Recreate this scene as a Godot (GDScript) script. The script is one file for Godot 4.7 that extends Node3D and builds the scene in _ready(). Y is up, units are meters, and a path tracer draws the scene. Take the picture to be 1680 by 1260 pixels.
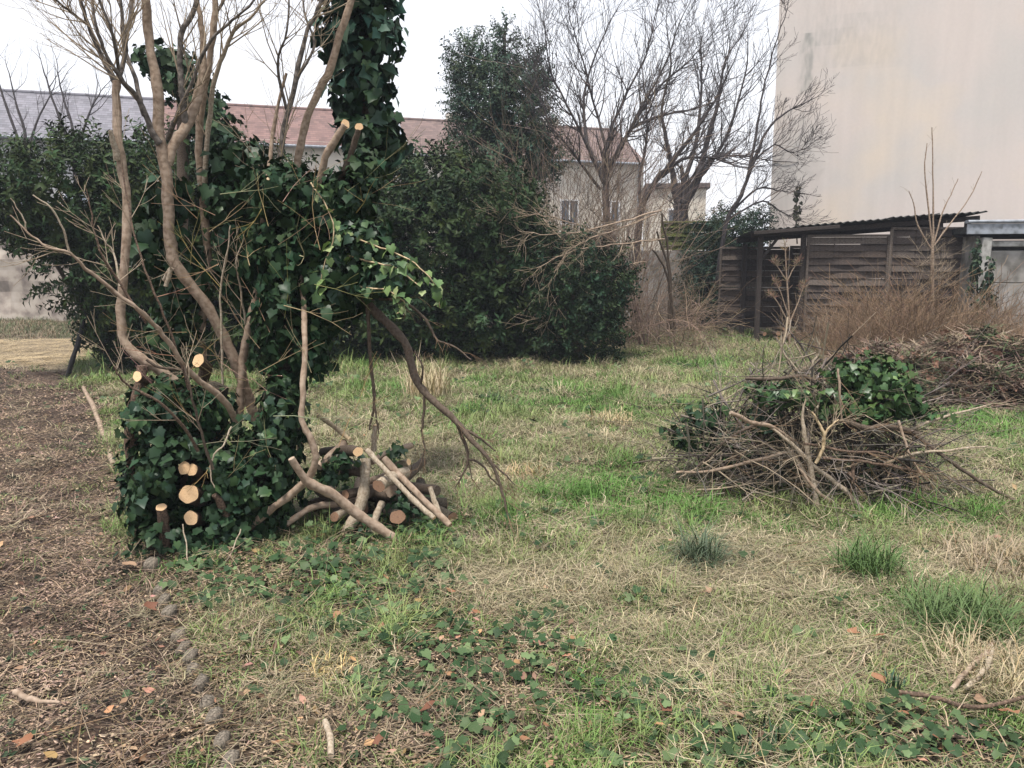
extends Node3D
# An overgrown back garden in late winter: a cut-back multi-stem shrub wrapped in ivy, a log pile,
# a brush pile, evergreen hedges, a slatted shed and the blank gable of a neighbouring building.

const FOCAL := 1318.0
const EYE := 1.6
const PITCH := 0.1449
var rng := RandomNumberGenerator.new()
var noise := FastNoiseLite.new()
var noise2 := FastNoiseLite.new()
var M := {}
var used := {}
var clear := []

# ------------------------------------------------------------------ mesh builder
class MB:
	var v := PackedVector3Array()
	var n := PackedVector3Array()
	var c := PackedColorArray()
	var uv := PackedVector2Array()
	var idx := PackedInt32Array()
	var col := Color(1, 1, 1)

	func vert(p: Vector3, nn: Vector3, t := Vector2.ZERO) -> int:
		v.append(p)
		n.append(nn)
		c.append(col)
		uv.append(t)
		return v.size() - 1

	func tri(a: int, b: int, d: int) -> void:
		idx.append(a)
		idx.append(b)
		idx.append(d)

	func flat(a: Vector3, b: Vector3, d: Vector3, e: Vector3) -> void:
		var nn := (d - a).cross(b - a).normalized()
		var i := vert(a, nn, Vector2(0, 0))
		vert(b, nn, Vector2(1, 0))
		vert(d, nn, Vector2(1, 1))
		vert(e, nn, Vector2(0, 1))
		tri(i, i + 1, i + 2)
		tri(i, i + 2, i + 3)

	func box(ce: Vector3, s: Vector3, b := Basis()) -> void:
		var h := s * 0.5
		var p := []
		for k in 8:
			p.append(ce + b * Vector3(h.x * (1 if k & 1 else -1), h.y * (1 if k & 2 else -1), h.z * (1 if k & 4 else -1)))
		flat(p[4], p[6], p[7], p[5])
		flat(p[1], p[3], p[2], p[0])
		flat(p[5], p[7], p[3], p[1])
		flat(p[0], p[2], p[6], p[4])
		flat(p[6], p[2], p[3], p[7])
		flat(p[0], p[4], p[5], p[1])

	# box with chamfered long edges (profile in y/z, length along x)
	func beam(ce: Vector3, s: Vector3, ch: float, b := Basis()) -> void:
		var y := s.y * 0.5
		var z := s.z * 0.5
		var pr := [Vector2(-y + ch, -z), Vector2(y - ch, -z), Vector2(y, -z + ch), Vector2(y, z - ch), Vector2(y - ch, z), Vector2(-y + ch, z), Vector2(-y, z - ch), Vector2(-y, -z + ch)]
		var x := s.x * 0.5
		for k in 8:
			var q: Vector2 = pr[k]
			var w: Vector2 = pr[(k + 1) % 8]
			flat(ce + b * Vector3(-x, q.x, q.y), ce + b * Vector3(-x, w.x, w.y), ce + b * Vector3(x, w.x, w.y), ce + b * Vector3(x, q.x, q.y))
		for sx in [-1.0, 1.0]:
			var i := vert(ce + b * Vector3(x * sx, 0, 0), b * Vector3(sx, 0, 0))
			for k in 8:
				vert(ce + b * Vector3(x * sx, pr[k].x, pr[k].y), b * Vector3(sx, 0, 0))
			for k in 8:
				tri(i, i + 1 + k, i + 1 + (k + 1) % 8)

	func tube(p: PackedVector3Array, r: PackedFloat32Array, sides: int, cap := true) -> void:
		var m := p.size()
		if m < 2:
			return
		var t := (p[1] - p[0]).normalized()
		var a := t.cross(Vector3.UP if absf(t.y) < 0.9 else Vector3.RIGHT).normalized()
		var first := v.size()
		for k in m:
			if k > 0:
				var t2 := (p[mini(k + 1, m - 1)] - p[k - 1]).normalized()
				a = (a - t2 * a.dot(t2)).normalized()
				t = t2
			var b := t.cross(a)
			for s in sides:
				var ang := TAU * s / sides
				var nn := a * cos(ang) + b * sin(ang)
				vert(p[k] + nn * r[k], nn, Vector2(float(s) / sides, float(k)))
		for k in m - 1:
			for s in sides:
				var i0 := first + k * sides + s
				var i1 := first + k * sides + (s + 1) % sides
				tri(i0, i1, i0 + sides)
				tri(i1, i1 + sides, i0 + sides)
		if cap:
			for e in [0, m - 1]:
				var nn := (p[e] - p[1 if e == 0 else m - 2]).normalized()
				var i := vert(p[e] + nn * r[e] * 0.15, nn)
				for s in sides:
					vert(v[first + e * sides + s], nn)
				for s in sides:
					tri(i, i + 1 + s, i + 1 + (s + 1) % sides)

	func commit(off := Vector3.ZERO) -> ArrayMesh:
		for k in range(0, idx.size(), 3):      # wind every face clockwise round its normal
			var p0 := v[idx[k]]
			var g := (v[idx[k + 2]] - p0).cross(v[idx[k + 1]] - p0)
			if g.dot(n[idx[k]] + n[idx[k + 1]] + n[idx[k + 2]]) < 0.0:
				var q := idx[k + 1]
				idx[k + 1] = idx[k + 2]
				idx[k + 2] = q
		if off != Vector3.ZERO:
			for k in v.size():
				v[k] -= off
		var a := []
		a.resize(Mesh.ARRAY_MAX)
		a[Mesh.ARRAY_VERTEX] = v
		a[Mesh.ARRAY_NORMAL] = n
		a[Mesh.ARRAY_COLOR] = c
		a[Mesh.ARRAY_TEX_UV] = uv
		a[Mesh.ARRAY_INDEX] = idx
		var m := ArrayMesh.new()
		m.add_surface_from_arrays(Mesh.PRIMITIVE_TRIANGLES, a)
		return m

# ------------------------------------------------------------------ placing
func ray(px: float, py: float) -> Vector3:
	var f := Vector3(0, -sin(PITCH), -cos(PITCH))
	var u := Vector3(0, cos(PITCH), -sin(PITCH))
	return f + Vector3.RIGHT * ((px - 840.0) / FOCAL) + u * ((630.0 - py) / FOCAL)

func at(px: float, py: float, d: float) -> Vector3:      # the point d metres out in front, seen in that direction
	var r := ray(px, py)
	return Vector3(0, EYE, 0) + r * (d / -r.z)

func gp(px: float, py: float) -> Vector3:                 # the point of the ground seen in that direction
	var r := ray(px, py)
	var p := Vector3(0, EYE, 0) + r * (EYE / -r.y)
	p.y = gh(p.x, p.z)
	return p

func gh(x: float, z: float) -> float:
	var far := smoothstep(30.0, 45.0, -z)
	return (noise.get_noise_2d(x * 40.0, z * 40.0) * 0.07 + noise2.get_noise_2d(x * 130.0, z * 130.0) * 0.038) * (1.0 - far)

func on_ground(p: Vector3, up := 0.0) -> Vector3:
	return Vector3(p.x, gh(p.x, p.z) + up, p.z)

func rr(a: float, b: float) -> float:
	return rng.randf_range(a, b)

func rdir() -> Vector3:
	var z := rr(-1, 1)
	var a := rr(0, TAU)
	var s := sqrt(1.0 - z * z)
	return Vector3(s * cos(a), z, s * sin(a))

# ------------------------------------------------------------------ scene tree
func numbered(called: String) -> String:
	var k: int = used.get(called, 0)
	used[called] = k + 1
	return called if k == 0 else "%s_%03d" % [called, k]

func tag(o: Node, label: String, category: String, group := "", kind := "") -> void:
	if label: o.set_meta("label", label)
	if category: o.set_meta("category", category)
	if group: o.set_meta("group", group)
	if kind: o.set_meta("kind", kind)

func thing(called: String, where: Vector3, label: String, category: String, group := "", turn := 0.0) -> Node3D:
	var o := Node3D.new()
	o.name = numbered(called)
	add_child(o)
	o.position = where
	o.rotation.y = turn
	tag(o, label, category, group)
	return o

func part(parent: Node3D, called: String, mb: MB, mat: Material, world := true, kind := "") -> MeshInstance3D:
	var o := MeshInstance3D.new()
	o.name = called
	var off := Vector3.ZERO
	if world:
		var q: Node = parent
		while q is Node3D and q != self:
			off += q.position
			q = q.get_parent()
	o.mesh = mb.commit(off)
	o.material_override = mat
	parent.add_child(o, true)
	if kind: o.set_meta("kind", kind)
	return o

func solo(called: String, where: Vector3, mb: MB, mat: Material, label: String, category: String, group := "", kind := "") -> MeshInstance3D:
	var o := MeshInstance3D.new()
	o.name = numbered(called)
	o.mesh = mb.commit(where)
	o.material_override = mat
	add_child(o)
	o.position = where
	tag(o, label, category, group, kind)
	return o

func many(parent: Node3D, called: String, mesh: Mesh, mat: Material, xf: Array, cols: Array, off := Vector3.ZERO) -> MultiMeshInstance3D:
	var mm := MultiMesh.new()
	mm.transform_format = MultiMesh.TRANSFORM_3D
	mm.use_colors = true
	mm.mesh = mesh
	mm.instance_count = xf.size()
	for k in xf.size():
		var t: Transform3D = xf[k]
		t.origin -= off
		mm.set_instance_transform(k, t)
		mm.set_instance_color(k, cols[k])
	var o := MultiMeshInstance3D.new()
	o.multimesh = mm
	o.material_override = mat
	o.name = called if parent != self else numbered(called)
	parent.add_child(o, true)
	o.set_meta("kind", "stuff")
	return o

# ------------------------------------------------------------------ textures and materials
func tex(size: int, fr: float, oct: int, ramp: Gradient, sd: int, stretch := 1.0) -> ImageTexture:
	var f := FastNoiseLite.new()
	f.seed = sd
	f.noise_type = FastNoiseLite.TYPE_SIMPLEX_SMOOTH
	f.frequency = fr
	f.fractal_octaves = oct
	var g := f.get_seamless_image(size, size)
	var im := Image.create(size, size, true, Image.FORMAT_RGB8)
	for y in size:
		var yy := int(y * stretch) % size
		for x in size:
			im.set_pixel(x, y, ramp.sample(g.get_pixel(x, yy).r))
	im.generate_mipmaps()
	return ImageTexture.create_from_image(im)

func grad(list: Array) -> Gradient:
	var g := Gradient.new()
	var o := PackedFloat32Array()
	var c := PackedColorArray()
	for e in list:
		o.append(e[0])
		c.append(e[1])
	g.offsets = o
	g.colors = c
	return g

func lin(r: float, g: float, b: float) -> Color:
	return Color(r, g, b).linear_to_srgb()

func mat(col: Color, rough := 0.85, t: Texture2D = null, sc := 1.0, vc := false) -> StandardMaterial3D:
	var m := StandardMaterial3D.new()
	m.albedo_color = col
	m.roughness = rough
	m.metallic_specular = 0.4
	m.cull_mode = BaseMaterial3D.CULL_DISABLED
	if t:
		m.albedo_texture = t
		m.uv1_triplanar = true
		m.uv1_scale = Vector3(sc, sc, sc)
	m.vertex_color_use_as_albedo = vc
	return m

func make_materials() -> void:
	var bark_t := tex(256, 0.02, 5, grad([[0.0, Color(0.55, 0.52, 0.48)], [0.4, Color(0.80, 0.77, 0.74)], [0.62, Color(0.92, 0.91, 0.9)], [1.0, Color(1, 1, 1)]]), 3)
	var rough_t := tex(256, 0.035, 5, grad([[0.0, Color(0.25, 0.25, 0.25)], [0.45, Color(0.6, 0.6, 0.6)], [1.0, Color(1, 1, 1)]]), 5)
	var soil_t := tex(512, 0.03, 6, grad([[0.0, Color(0.35, 0.34, 0.33)], [0.45, Color(0.66, 0.65, 0.64)], [0.6, Color(0.85, 0.84, 0.82)], [1.0, Color(1, 1, 1)]]), 9)
	M.bark = mat(lin(0.40, 0.315, 0.24), 0.8, bark_t, 4.0)
	M.bark_grey = mat(lin(0.30, 0.26, 0.225), 0.85, rough_t, 3.0)
	M.bark_dark = mat(lin(0.125, 0.098, 0.075), 0.85, bark_t, 8.0)
	M.bark_far = mat(lin(0.085, 0.078, 0.082), 0.9, bark_t, 2.0)
	M.bark_pale = mat(lin(0.46, 0.40, 0.31), 0.8, bark_t, 9.0)
	M.bark_red = mat(lin(0.27, 0.18, 0.125), 0.85, rough_t, 8.0)
	M.bark_rough = mat(lin(0.15, 0.125, 0.09), 0.95, rough_t, 10.0)
	M.peeled = mat(lin(0.62, 0.50, 0.32), 0.7, bark_t, 6.0)
	M.twig = mat(lin(0.30, 0.24, 0.17), 0.9, null, 1.0, true)
	M.leaf = mat(Color(1, 1, 1), 0.5, null, 1.0, true)
	M.leaf.metallic_specular = 0.22
	M.leaf.backlight_enabled = true
	M.leaf.backlight = Color(0.05, 0.07, 0.025)
	M.leafm = []
	for q in [[0.016, 0.040, 0.016], [0.025, 0.056, 0.022], [0.018, 0.043, 0.024], [0.050, 0.095, 0.035]]:
		var lm := mat(lin(q[0], q[1], q[2]), 0.45)
		lm.metallic_specular = 0.35
		lm.backlight_enabled = true
		lm.backlight = Color(0.05, 0.07, 0.025)
		M.leafm.append(lm)
	M.young = []
	for q in [[0.14, 0.21, 0.07], [0.085, 0.15, 0.05], [0.22, 0.27, 0.12]]:
		var lm := mat(lin(q[0], q[1], q[2]), 0.45)
		lm.backlight_enabled = true
		lm.backlight = Color(0.2, 0.25, 0.1)
		M.young.append(lm)
	M.young_dark = []
	for q in [[0.040, 0.085, 0.028], [0.055, 0.11, 0.036], [0.030, 0.066, 0.024], [0.12, 0.19, 0.065]]:
		var lm := mat(lin(q[0], q[1], q[2]), 0.4)
		lm.backlight_enabled = true
		lm.backlight = Color(0.06, 0.09, 0.03)
		M.young_dark.append(lm)
	M.blade = mat(Color(1, 1, 1), 0.7, null, 1.0, true)
	M.blade.backlight_enabled = true
	M.blade.backlight = Color(0.16, 0.18, 0.07)
	M.litter = mat(Color(1, 1, 1), 0.9, null, 1.0, true)
	M.dead_leaf = []
	for q in [[0.30, 0.14, 0.075], [0.19, 0.085, 0.05], [0.34, 0.18, 0.10], [0.38, 0.26, 0.17]]:
		M.dead_leaf.append(mat(lin(q[0], q[1], q[2]), 0.75, bark_t, 12.0))
	M.soil = mat(Color(1, 1, 1), 1.0, soil_t, 1.3, true)
	M.soil.uv1_world_triplanar = true
	M.stone = mat(lin(0.34, 0.29, 0.225), 0.95, rough_t, 9.0)
	M.concrete = mat(lin(0.36, 0.34, 0.32), 0.95, tex(256, 0.012, 6, grad([[0.0, Color(0.62, 0.62, 0.6)], [0.5, Color(0.88, 0.88, 0.87)], [1.0, Color(1, 1, 1)]]), 21), 0.7)
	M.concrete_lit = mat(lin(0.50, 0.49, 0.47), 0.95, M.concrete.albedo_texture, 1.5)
	M.wall_old = mat(lin(0.50, 0.45, 0.40), 0.95, tex(512, 0.01, 6, grad([[0.0, Color(0.55, 0.53, 0.53)], [0.36, Color(0.76, 0.74, 0.73)], [0.55, Color(0.9, 0.89, 0.87)], [1.0, Color(1, 1, 1)]]), 24), 0.28)
	var wt := tex(256, 0.03, 5, grad([[0.0, Color(0.45, 0.43, 0.41)], [0.5, Color(0.78, 0.75, 0.73)], [1.0, Color(1, 1, 1)]]), 31, 6.0)
	M.slats = []
	for q in [[0.125, 0.104, 0.092], [0.19, 0.165, 0.145], [0.095, 0.08, 0.072], [0.155, 0.125, 0.105]]:
		M.slats.append(mat(lin(q[0], q[1], q[2]), 0.9, wt, 2.0))
	M.slat_moss = []
	for q in [[0.19, 0.22, 0.06], [0.26, 0.28, 0.09], [0.14, 0.165, 0.055]]:
		M.slat_moss.append(mat(lin(q[0], q[1], q[2]), 0.95, rough_t, 2.0))
	M.post = mat(lin(0.075, 0.065, 0.06), 0.9, wt, 2.0)
	M.post_pale = mat(lin(0.24, 0.21, 0.18), 0.9, wt, 2.0)
	M.roof_sheet = mat(lin(0.06, 0.065, 0.06), 0.8, rough_t, 1.5)
	M.zinc = mat(lin(0.34, 0.37, 0.42), 0.5, M.concrete.albedo_texture, 1.5)
	M.roof_grey = roof_mat([0.17, 0.165, 0.185], 41)
	M.roof_brown = roof_mat([0.155, 0.105, 0.09], 43)
	M.roof_dark = roof_mat([0.12, 0.095, 0.085], 44)
	M.roof_red = roof_mat([0.17, 0.10, 0.085], 45)
	M.plaster = mat(lin(0.60, 0.55, 0.47), 0.95)
	M.plaster_grey = mat(lin(0.55, 0.55, 0.56), 0.95, M.concrete.albedo_texture, 0.3)
	M.white = mat(lin(0.75, 0.75, 0.75), 0.6)
	M.glass = mat(lin(0.10, 0.12, 0.15), 0.08)
	M.glass.metallic_specular = 0.8
	M.shutter = mat(lin(0.42, 0.47, 0.55), 0.6)
	M.iron = mat(lin(0.03, 0.028, 0.028), 0.7, rough_t, 6.0)
	M.cut = StandardMaterial3D.new()
	M.cut.albedo_texture = ring_tex(lin(0.74, 0.52, 0.30), lin(0.52, 0.31, 0.15), 51)
	M.cut.roughness = 0.8
	M.cut.cull_mode = BaseMaterial3D.CULL_DISABLED
	M.cut_old = StandardMaterial3D.new()
	M.cut_old.albedo_texture = ring_tex(lin(0.34, 0.20, 0.12), lin(0.18, 0.10, 0.065), 52)
	M.cut_old.roughness = 0.85
	M.cut_old.cull_mode = BaseMaterial3D.CULL_DISABLED
	M.render = StandardMaterial3D.new()
	M.render.albedo_texture = render_tex()
	M.render.roughness = 0.95

func roof_mat(q: Array, sd: int) -> StandardMaterial3D:
	# rows of small far tiles, 0.33 m a course; u along the roof, v up the slope
	var im := Image.create(256, 256, true, Image.FORMAT_RGB8)
	var r := RandomNumberGenerator.new()
	r.seed = sd
	var tone := {}
	var base := Color(q[0], q[1], q[2])
	for y in 256:
		for x in 256:
			var row := y / 16
			var c := (x + (8 if row % 2 else 0)) / 16 % 16
			var key := row * 64 + c
			if not tone.has(key):
				tone[key] = r.randf_range(0.72, 1.18)
			var t: float = tone[key]
			if y % 16 > 12: t *= 0.62
			if (x + (8 if row % 2 else 0)) % 16 == 0: t *= 0.75
			im.set_pixel(x, y, Color(base.r * t, base.g * t, base.b * t).linear_to_srgb())
	im.generate_mipmaps()
	var m := StandardMaterial3D.new()
	m.albedo_texture = ImageTexture.create_from_image(im)
	m.roughness = 0.9
	m.cull_mode = BaseMaterial3D.CULL_DISABLED
	return m

func ring_tex(a: Color, b: Color, sd: int) -> ImageTexture:
	var f := FastNoiseLite.new()
	f.seed = sd
	f.frequency = 0.03
	var im := Image.create(128, 128, true, Image.FORMAT_RGB8)
	for y in 128:
		for x in 128:
			var d := Vector2(x - 62, y - 66).length() + f.get_noise_2d(x, y) * 7.0
			var t := 0.5 + 0.5 * sin(d * 0.85)
			t = t * 0.35 + clampf(0.35 + f.get_noise_2d(x * 2.0 + 300.0, y * 2.0) * 0.8, 0, 1) * 0.45 + (0.4 if d < 6 else 0.0)
			im.set_pixel(x, y, a.lerp(b, clampf(t, 0, 1)))
	im.generate_mipmaps()
	return ImageTexture.create_from_image(im)

func render_tex() -> ImageTexture:
	# weathered beige render: faint blotches and a few algae runs, 14 x 14 m
	var n1 := FastNoiseLite.new()
	n1.seed = 71
	n1.frequency = 0.006
	n1.fractal_octaves = 4
	var n2 := FastNoiseLite.new()
	n2.seed = 72
	n2.frequency = 0.03
	n2.fractal_octaves = 4
	var S := 768
	var im := Image.create(S, S, true, Image.FORMAT_RGB8)
	var runs := [[39, 402, 7, 40, 0.75], [45, 396, 3, 28, 0.35], [76, 385, 26, 26, 0.16], [100, 376, 34, 34, 0.13], [62, 337, 34, 44, 0.2], [132, 355, 30, 60, 0.12], [22, 545, 16, 90, 0.18]]
	for y in S:
		for x in S:
			var a := n1.get_noise_2d(x, y)
			var st := n2.get_noise_2d(x * 1.6, y * 0.12)
			var g := n2.get_noise_2d(x * 6.0, y * 6.0)
			var c := Color(0.60, 0.535, 0.49)
			c = c.lerp(Color(0.55, 0.515, 0.48), clampf(0.5 + a * 1.4, 0, 1))
			c = c.lerp(Color(0.63, 0.55, 0.465), clampf(n1.get_noise_2d(x + 900.0, y) * 1.6, 0, 1))
			c = c * (1.0 + st * 0.045 + g * 0.03)
			for q in runs:
				var dx: float = (x - q[0] + n2.get_noise_2d(x * 3.0, y) * 6.0) / q[2]
				var dy: float = (y - q[1]) / q[3]
				if absf(dx) < 2.2 and dy > -0.25 and dy < 1.15:
					var w: float = exp(-dx * dx) * smoothstep(-0.25, 0.1, dy) * (1.0 - smoothstep(0.5, 1.15, dy)) * q[4] * (0.75 + n2.get_noise_2d(x * 4.0, y * 1.2) * 0.9)
					c = c.lerp(Color(0.22, 0.23, 0.21), clampf(w, 0, 1))
			im.set_pixel(x, y, Color(c.r, c.g, c.b).linear_to_srgb())
	im.generate_mipmaps()
	return ImageTexture.create_from_image(im)

# ------------------------------------------------------------------ leaves, blades
func ivy_leaf(fold := 0.12, droop := 0.18) -> ArrayMesh:
	var b := MB.new()
	var o := [Vector2(0, 0.02), Vector2(0.22, -0.12), Vector2(0.43, 0.0), Vector2(0.40, 0.2), Vector2(0.52, 0.40), Vector2(0.31, 0.58), Vector2(0.0, 1.0)]
	var outl := []
	for q in o: outl.append(q)
	for k in range(5, 0, -1): outl.append(Vector2(-o[k].x, o[k].y))
	var z := func(p: Vector2) -> float: return absf(p.x) * fold * 1.6 - droop * p.y * p.y
	var cc := Vector2(0, 0.3)
	b.vert(Vector3(cc.x, cc.y, z.call(cc)), Vector3(0, 0, 1))
	for q in outl:
		b.vert(Vector3(q.x, q.y, z.call(q)), Vector3(-signf(q.x) * fold * 1.4, droop * q.y * 2.0, 1).normalized())
	for k in outl.size():
		b.tri(0, 1 + k, 1 + (k + 1) % outl.size())
	return b.commit()

func add_oval(b: MB, p: Vector3, dir: Vector3, nrm: Vector3, l: float, w: float) -> void:
	var s := dir.cross(nrm).normalized()
	var up := s.cross(dir).normalized()
	var dr := -up * l * 0.12
	var i := b.vert(p, up)
	b.vert(p + dir * l * 0.45 + s * w * 0.5 + up * w * 0.18, (up - s * 0.4).normalized())
	b.vert(p + dir * l + dr, (up + dir * 0.3).normalized())
	b.vert(p + dir * l * 0.45 - s * w * 0.5 + up * w * 0.18, (up + s * 0.4).normalized())
	b.vert(p + dir * l * 0.5, up)
	b.tri(i, i + 1, i + 4)
	b.tri(i + 1, i + 2, i + 4)
	b.tri(i + 2, i + 3, i + 4)
	b.tri(i + 3, i, i + 4)

func sprig(leaves: int, length: float, ll: float, lw: float, spread := 1.0) -> ArrayMesh:   # a leafy shoot along +y
	var b := MB.new()
	var p := PackedVector3Array([Vector3.ZERO, Vector3(rr(-0.03, 0.03), length * 0.5, 0), Vector3(rr(-0.06, 0.06), length, rr(-0.05, 0.05))])
	b.col = Color(0.5, 0.45, 0.3)
	b.tube(p, PackedFloat32Array([0.005, 0.004, 0.002]), 3, false)
	for k in leaves:
		var t := (k + 0.5) / leaves
		var a := k * 2.4 + rr(-0.4, 0.4)
		var d := Vector3(cos(a) * spread, rr(0.1, 0.9), sin(a) * spread).normalized()
		var q := rr(0.75, 1.25)
		b.col = Color(q * rr(0.9, 1.1), q, q * rr(0.85, 1.1))
		add_oval(b, Vector3(0, length * t, 0), d, (Vector3.UP + rdir() * 0.5).normalized(), ll * rr(0.7, 1.2), lw * rr(0.8, 1.15))
	return b.commit()

func blade_clump(blades: int, h: float, w: float, lean: float, rad: float, curl := 0.5) -> ArrayMesh:
	var b := MB.new()
	for k in blades:
		var a := rr(0, TAU)
		var d := Vector3(cos(a), 0, sin(a))
		var side := Vector3(-d.z, 0, d.x).rotated(Vector3.UP, rr(-0.9, 0.9))
		var p := Vector3(rr(-rad, rad), -0.01, rr(-rad, rad))
		var hh := h * rr(0.45, 1.15)
		var l := lean * rr(0.3, 1.4)
		var q := rr(0.7, 1.3)
		b.col = Color(q * rr(0.9, 1.15), q, q * rr(0.8, 1.1))
		var m := p + (Vector3.UP * (1.0 - l * 0.35) + d * l * 0.5).normalized() * hh * 0.55
		var t := m + (Vector3.UP * (1.0 - l * (0.4 + curl)) + d * l).normalized() * hh * 0.5
		var nn := side.cross(m - p).normalized()
		if nn.y < 0: nn = -nn
		nn = (nn + Vector3.UP * 0.6).normalized()
		var ww := w * rr(0.7, 1.3)
		var i := b.vert(p - side * ww * 0.4, nn)
		b.vert(p + side * ww * 0.4, nn)
		b.vert(m + side * ww * 0.5, nn)
		b.vert(m - side * ww * 0.5, nn)
		b.vert(t, nn)
		b.tri(i, i + 1, i + 2)
		b.tri(i, i + 2, i + 3)
		b.tri(i + 3, i + 2, i + 4)
	return b.commit()

func straw_mat(count: int, length: float, w: float, rad: float, h: float) -> ArrayMesh:     # loose stalks lying across each other
	var b := MB.new()
	for k in count:
		var a := rr(0, TAU)
		var d := Vector3(cos(a), rr(-0.15, 0.35), sin(a)).normalized()
		var p := Vector3(rr(-rad, rad), rr(0, h), rr(-rad, rad))
		var l := length * rr(0.35, 1.2)
		var q := rr(0.6, 1.3)
		b.col = Color(q, q * rr(0.92, 1.04), q * rr(0.8, 1.1))
		var side := d.cross(Vector3.UP).normalized() * w * rr(0.6, 1.3)
		var bend := Vector3(rr(-0.25, 0.25), rr(-0.05, 0.1), rr(-0.25, 0.25)) * l
		var nn := (Vector3.UP + rdir() * 0.5).normalized()
		var m := p + d * l * 0.5 + bend * 0.5
		var t := p + d * l
		var i := b.vert(p - side, nn)
		b.vert(p + side, nn)
		b.vert(m - side, nn)
		b.vert(m + side, nn)
		b.vert(t, nn)
		b.tri(i, i + 1, i + 3)
		b.tri(i, i + 3, i + 2)
		b.tri(i + 2, i + 3, i + 4)
	return b.commit()

func dead_leaf_mesh() -> ArrayMesh:
	var b := MB.new()
	var n := 9
	var c := b.vert(Vector3(0, 0.012, 0), Vector3.UP)
	for k in n:
		var a := TAU * k / n
		var r := (0.5 + 0.18 * rr(-1, 1)) * (1.0 if k % 2 else 0.72)
		var y := rr(-0.02, 0.30) * r
		b.vert(Vector3(cos(a) * r * 0.75, y, sin(a) * r), Vector3(-cos(a) * 0.4, 1, -sin(a) * 0.4).normalized())
	for k in n:
		b.tri(c, 1 + k, 1 + (k + 1) % n)
	return b.commit()

func leaf_basis(nrm: Vector3, tip: Vector3, s: float) -> Basis:
	var z := nrm.normalized()
	var y := (tip - z * tip.dot(z))
	if y.length() < 0.05: y = z.cross(Vector3.RIGHT)
	y = y.normalized()
	return Basis(y.cross(z), y, z).scaled_local(Vector3(s, s, s))

# lumps: [px, py, rx_px, ry_px, depth, depth radius in m] -> [centre, radii]
func lumps(list: Array) -> Array:
	var out := []
	for q in list:
		var k: float = q[4] / FOCAL
		out.append([at(q[0], q[1], q[4]), Vector3(q[2] * k, q[3] * k, q[5])])
	return out

func lump_point(ls: Array, wsum: Array, shell: float) -> Array:
	for tries in 12:
		var pick := rng.randf() * float(wsum[-1])
		var i := 0
		while wsum[i] < pick: i += 1
		var ce: Vector3 = ls[i][0]
		var ra: Vector3 = ls[i][1]
		var d := rdir()
		var r := 1.0 - pow(rng.randf(), 1.6) * shell
		r *= 1.0 + noise2.get_noise_3d(ce.x * 60.0 + d.x * 90.0, ce.y * 60.0 + d.y * 90.0, d.z * 90.0 + i * 77.0) * 0.62
		var p := ce + d * ra * r
		var ok := true
		for j in ls.size():
			if j != i:
				var e: Vector3 = (p - ls[j][0]) / ls[j][1]
				if e.length_squared() < 0.3:
					ok = false
					break
		if ok:
			return [p, (d / ra).normalized()]
	return []

func weights(ls: Array) -> Array:
	var w := []
	var s := 0.0
	for q in ls:
		s += q[1].x * q[1].y + q[1].y * q[1].z + q[1].x * q[1].z
		w.append(s)
	return w

# ivy: leaves over lumps and along vines. The nearest are parts of their own, the rest one foliage part
func ivy(root: Node3D, list: Array, count: int, size: float, shell: float, base: Color, singles: int, tone := 0.3) -> void:
	var ls := lumps(list)
	var ws := weights(ls)
	var xf := []
	for k in count:
		var q := lump_point(ls, ws, shell)
		if q.is_empty() or q[0].y < gh(q[0].x, q[0].z) + 0.01: continue
		var hid := false
		for e in clear:
			var w: Vector3 = q[0] - e[0]
			var al: float = w.dot(e[1])
			if al > -0.06 and al < 0.6 and (w - e[1] * al).length() < e[2] + size * 1.05: hid = true
		if hid: continue
		var nrm: Vector3 = (q[1] + rdir() * 0.85 + Vector3(0, 0.35, 0)).normalized()
		q[0] += rdir() * size * 0.5
		var tip: Vector3 = Vector3(0, -1, 0) + rdir() * 0.9 + q[1] * 0.3
		xf.append(Transform3D(leaf_basis(nrm, tip, size * pow(rr(0.5, 1.35), 1.2)), q[0]))
	place_leaves(root, xf, base, singles, tone)

func place_leaves(root: Node3D, xf: Array, base: Color, singles: int, tone: float) -> void:
	var eye := Vector3(0, EYE, 0)
	var order := []
	for k in xf.size():
		var t: Transform3D = xf[k]
		var to := eye - t.origin
		order.append([to.length() - absf(t.basis.z.normalized().dot(to.normalized())) * 0.25, k])
	order.sort_custom(func(a, b): return a[0] < b[0])
	var rest := []
	var cols := []
	for k in order.size():
		var t: Transform3D = xf[order[k][1]]
		if k < singles:
			var o := MeshInstance3D.new()
			o.name = "leaf"
			o.mesh = M.ivy_leaf[k % 3]
			o.material_override = M.leafm[rng.randi() % 3 if rng.randf() < 0.9 else 3]
			root.add_child(o, true)
			o.transform = Transform3D(t.basis, t.origin - root.position)
		else:
			rest.append(t)
			var q := 1.0 + rr(-tone, tone)
			var w := rr(0.0, 1.0)
			cols.append(Color(base.r * q * (0.85 + 0.4 * w), base.g * q, base.b * q * (1.15 - 0.3 * w)))
	if rest.size():
		for s in 2:
			var a := []
			var b := []
			for k in range(s, rest.size(), 2):
				a.append(rest[k])
				b.append(cols[k])
			many(root, "foliage", M.ivy_leaf[s], M.leaf, a, b, root.position)

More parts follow.
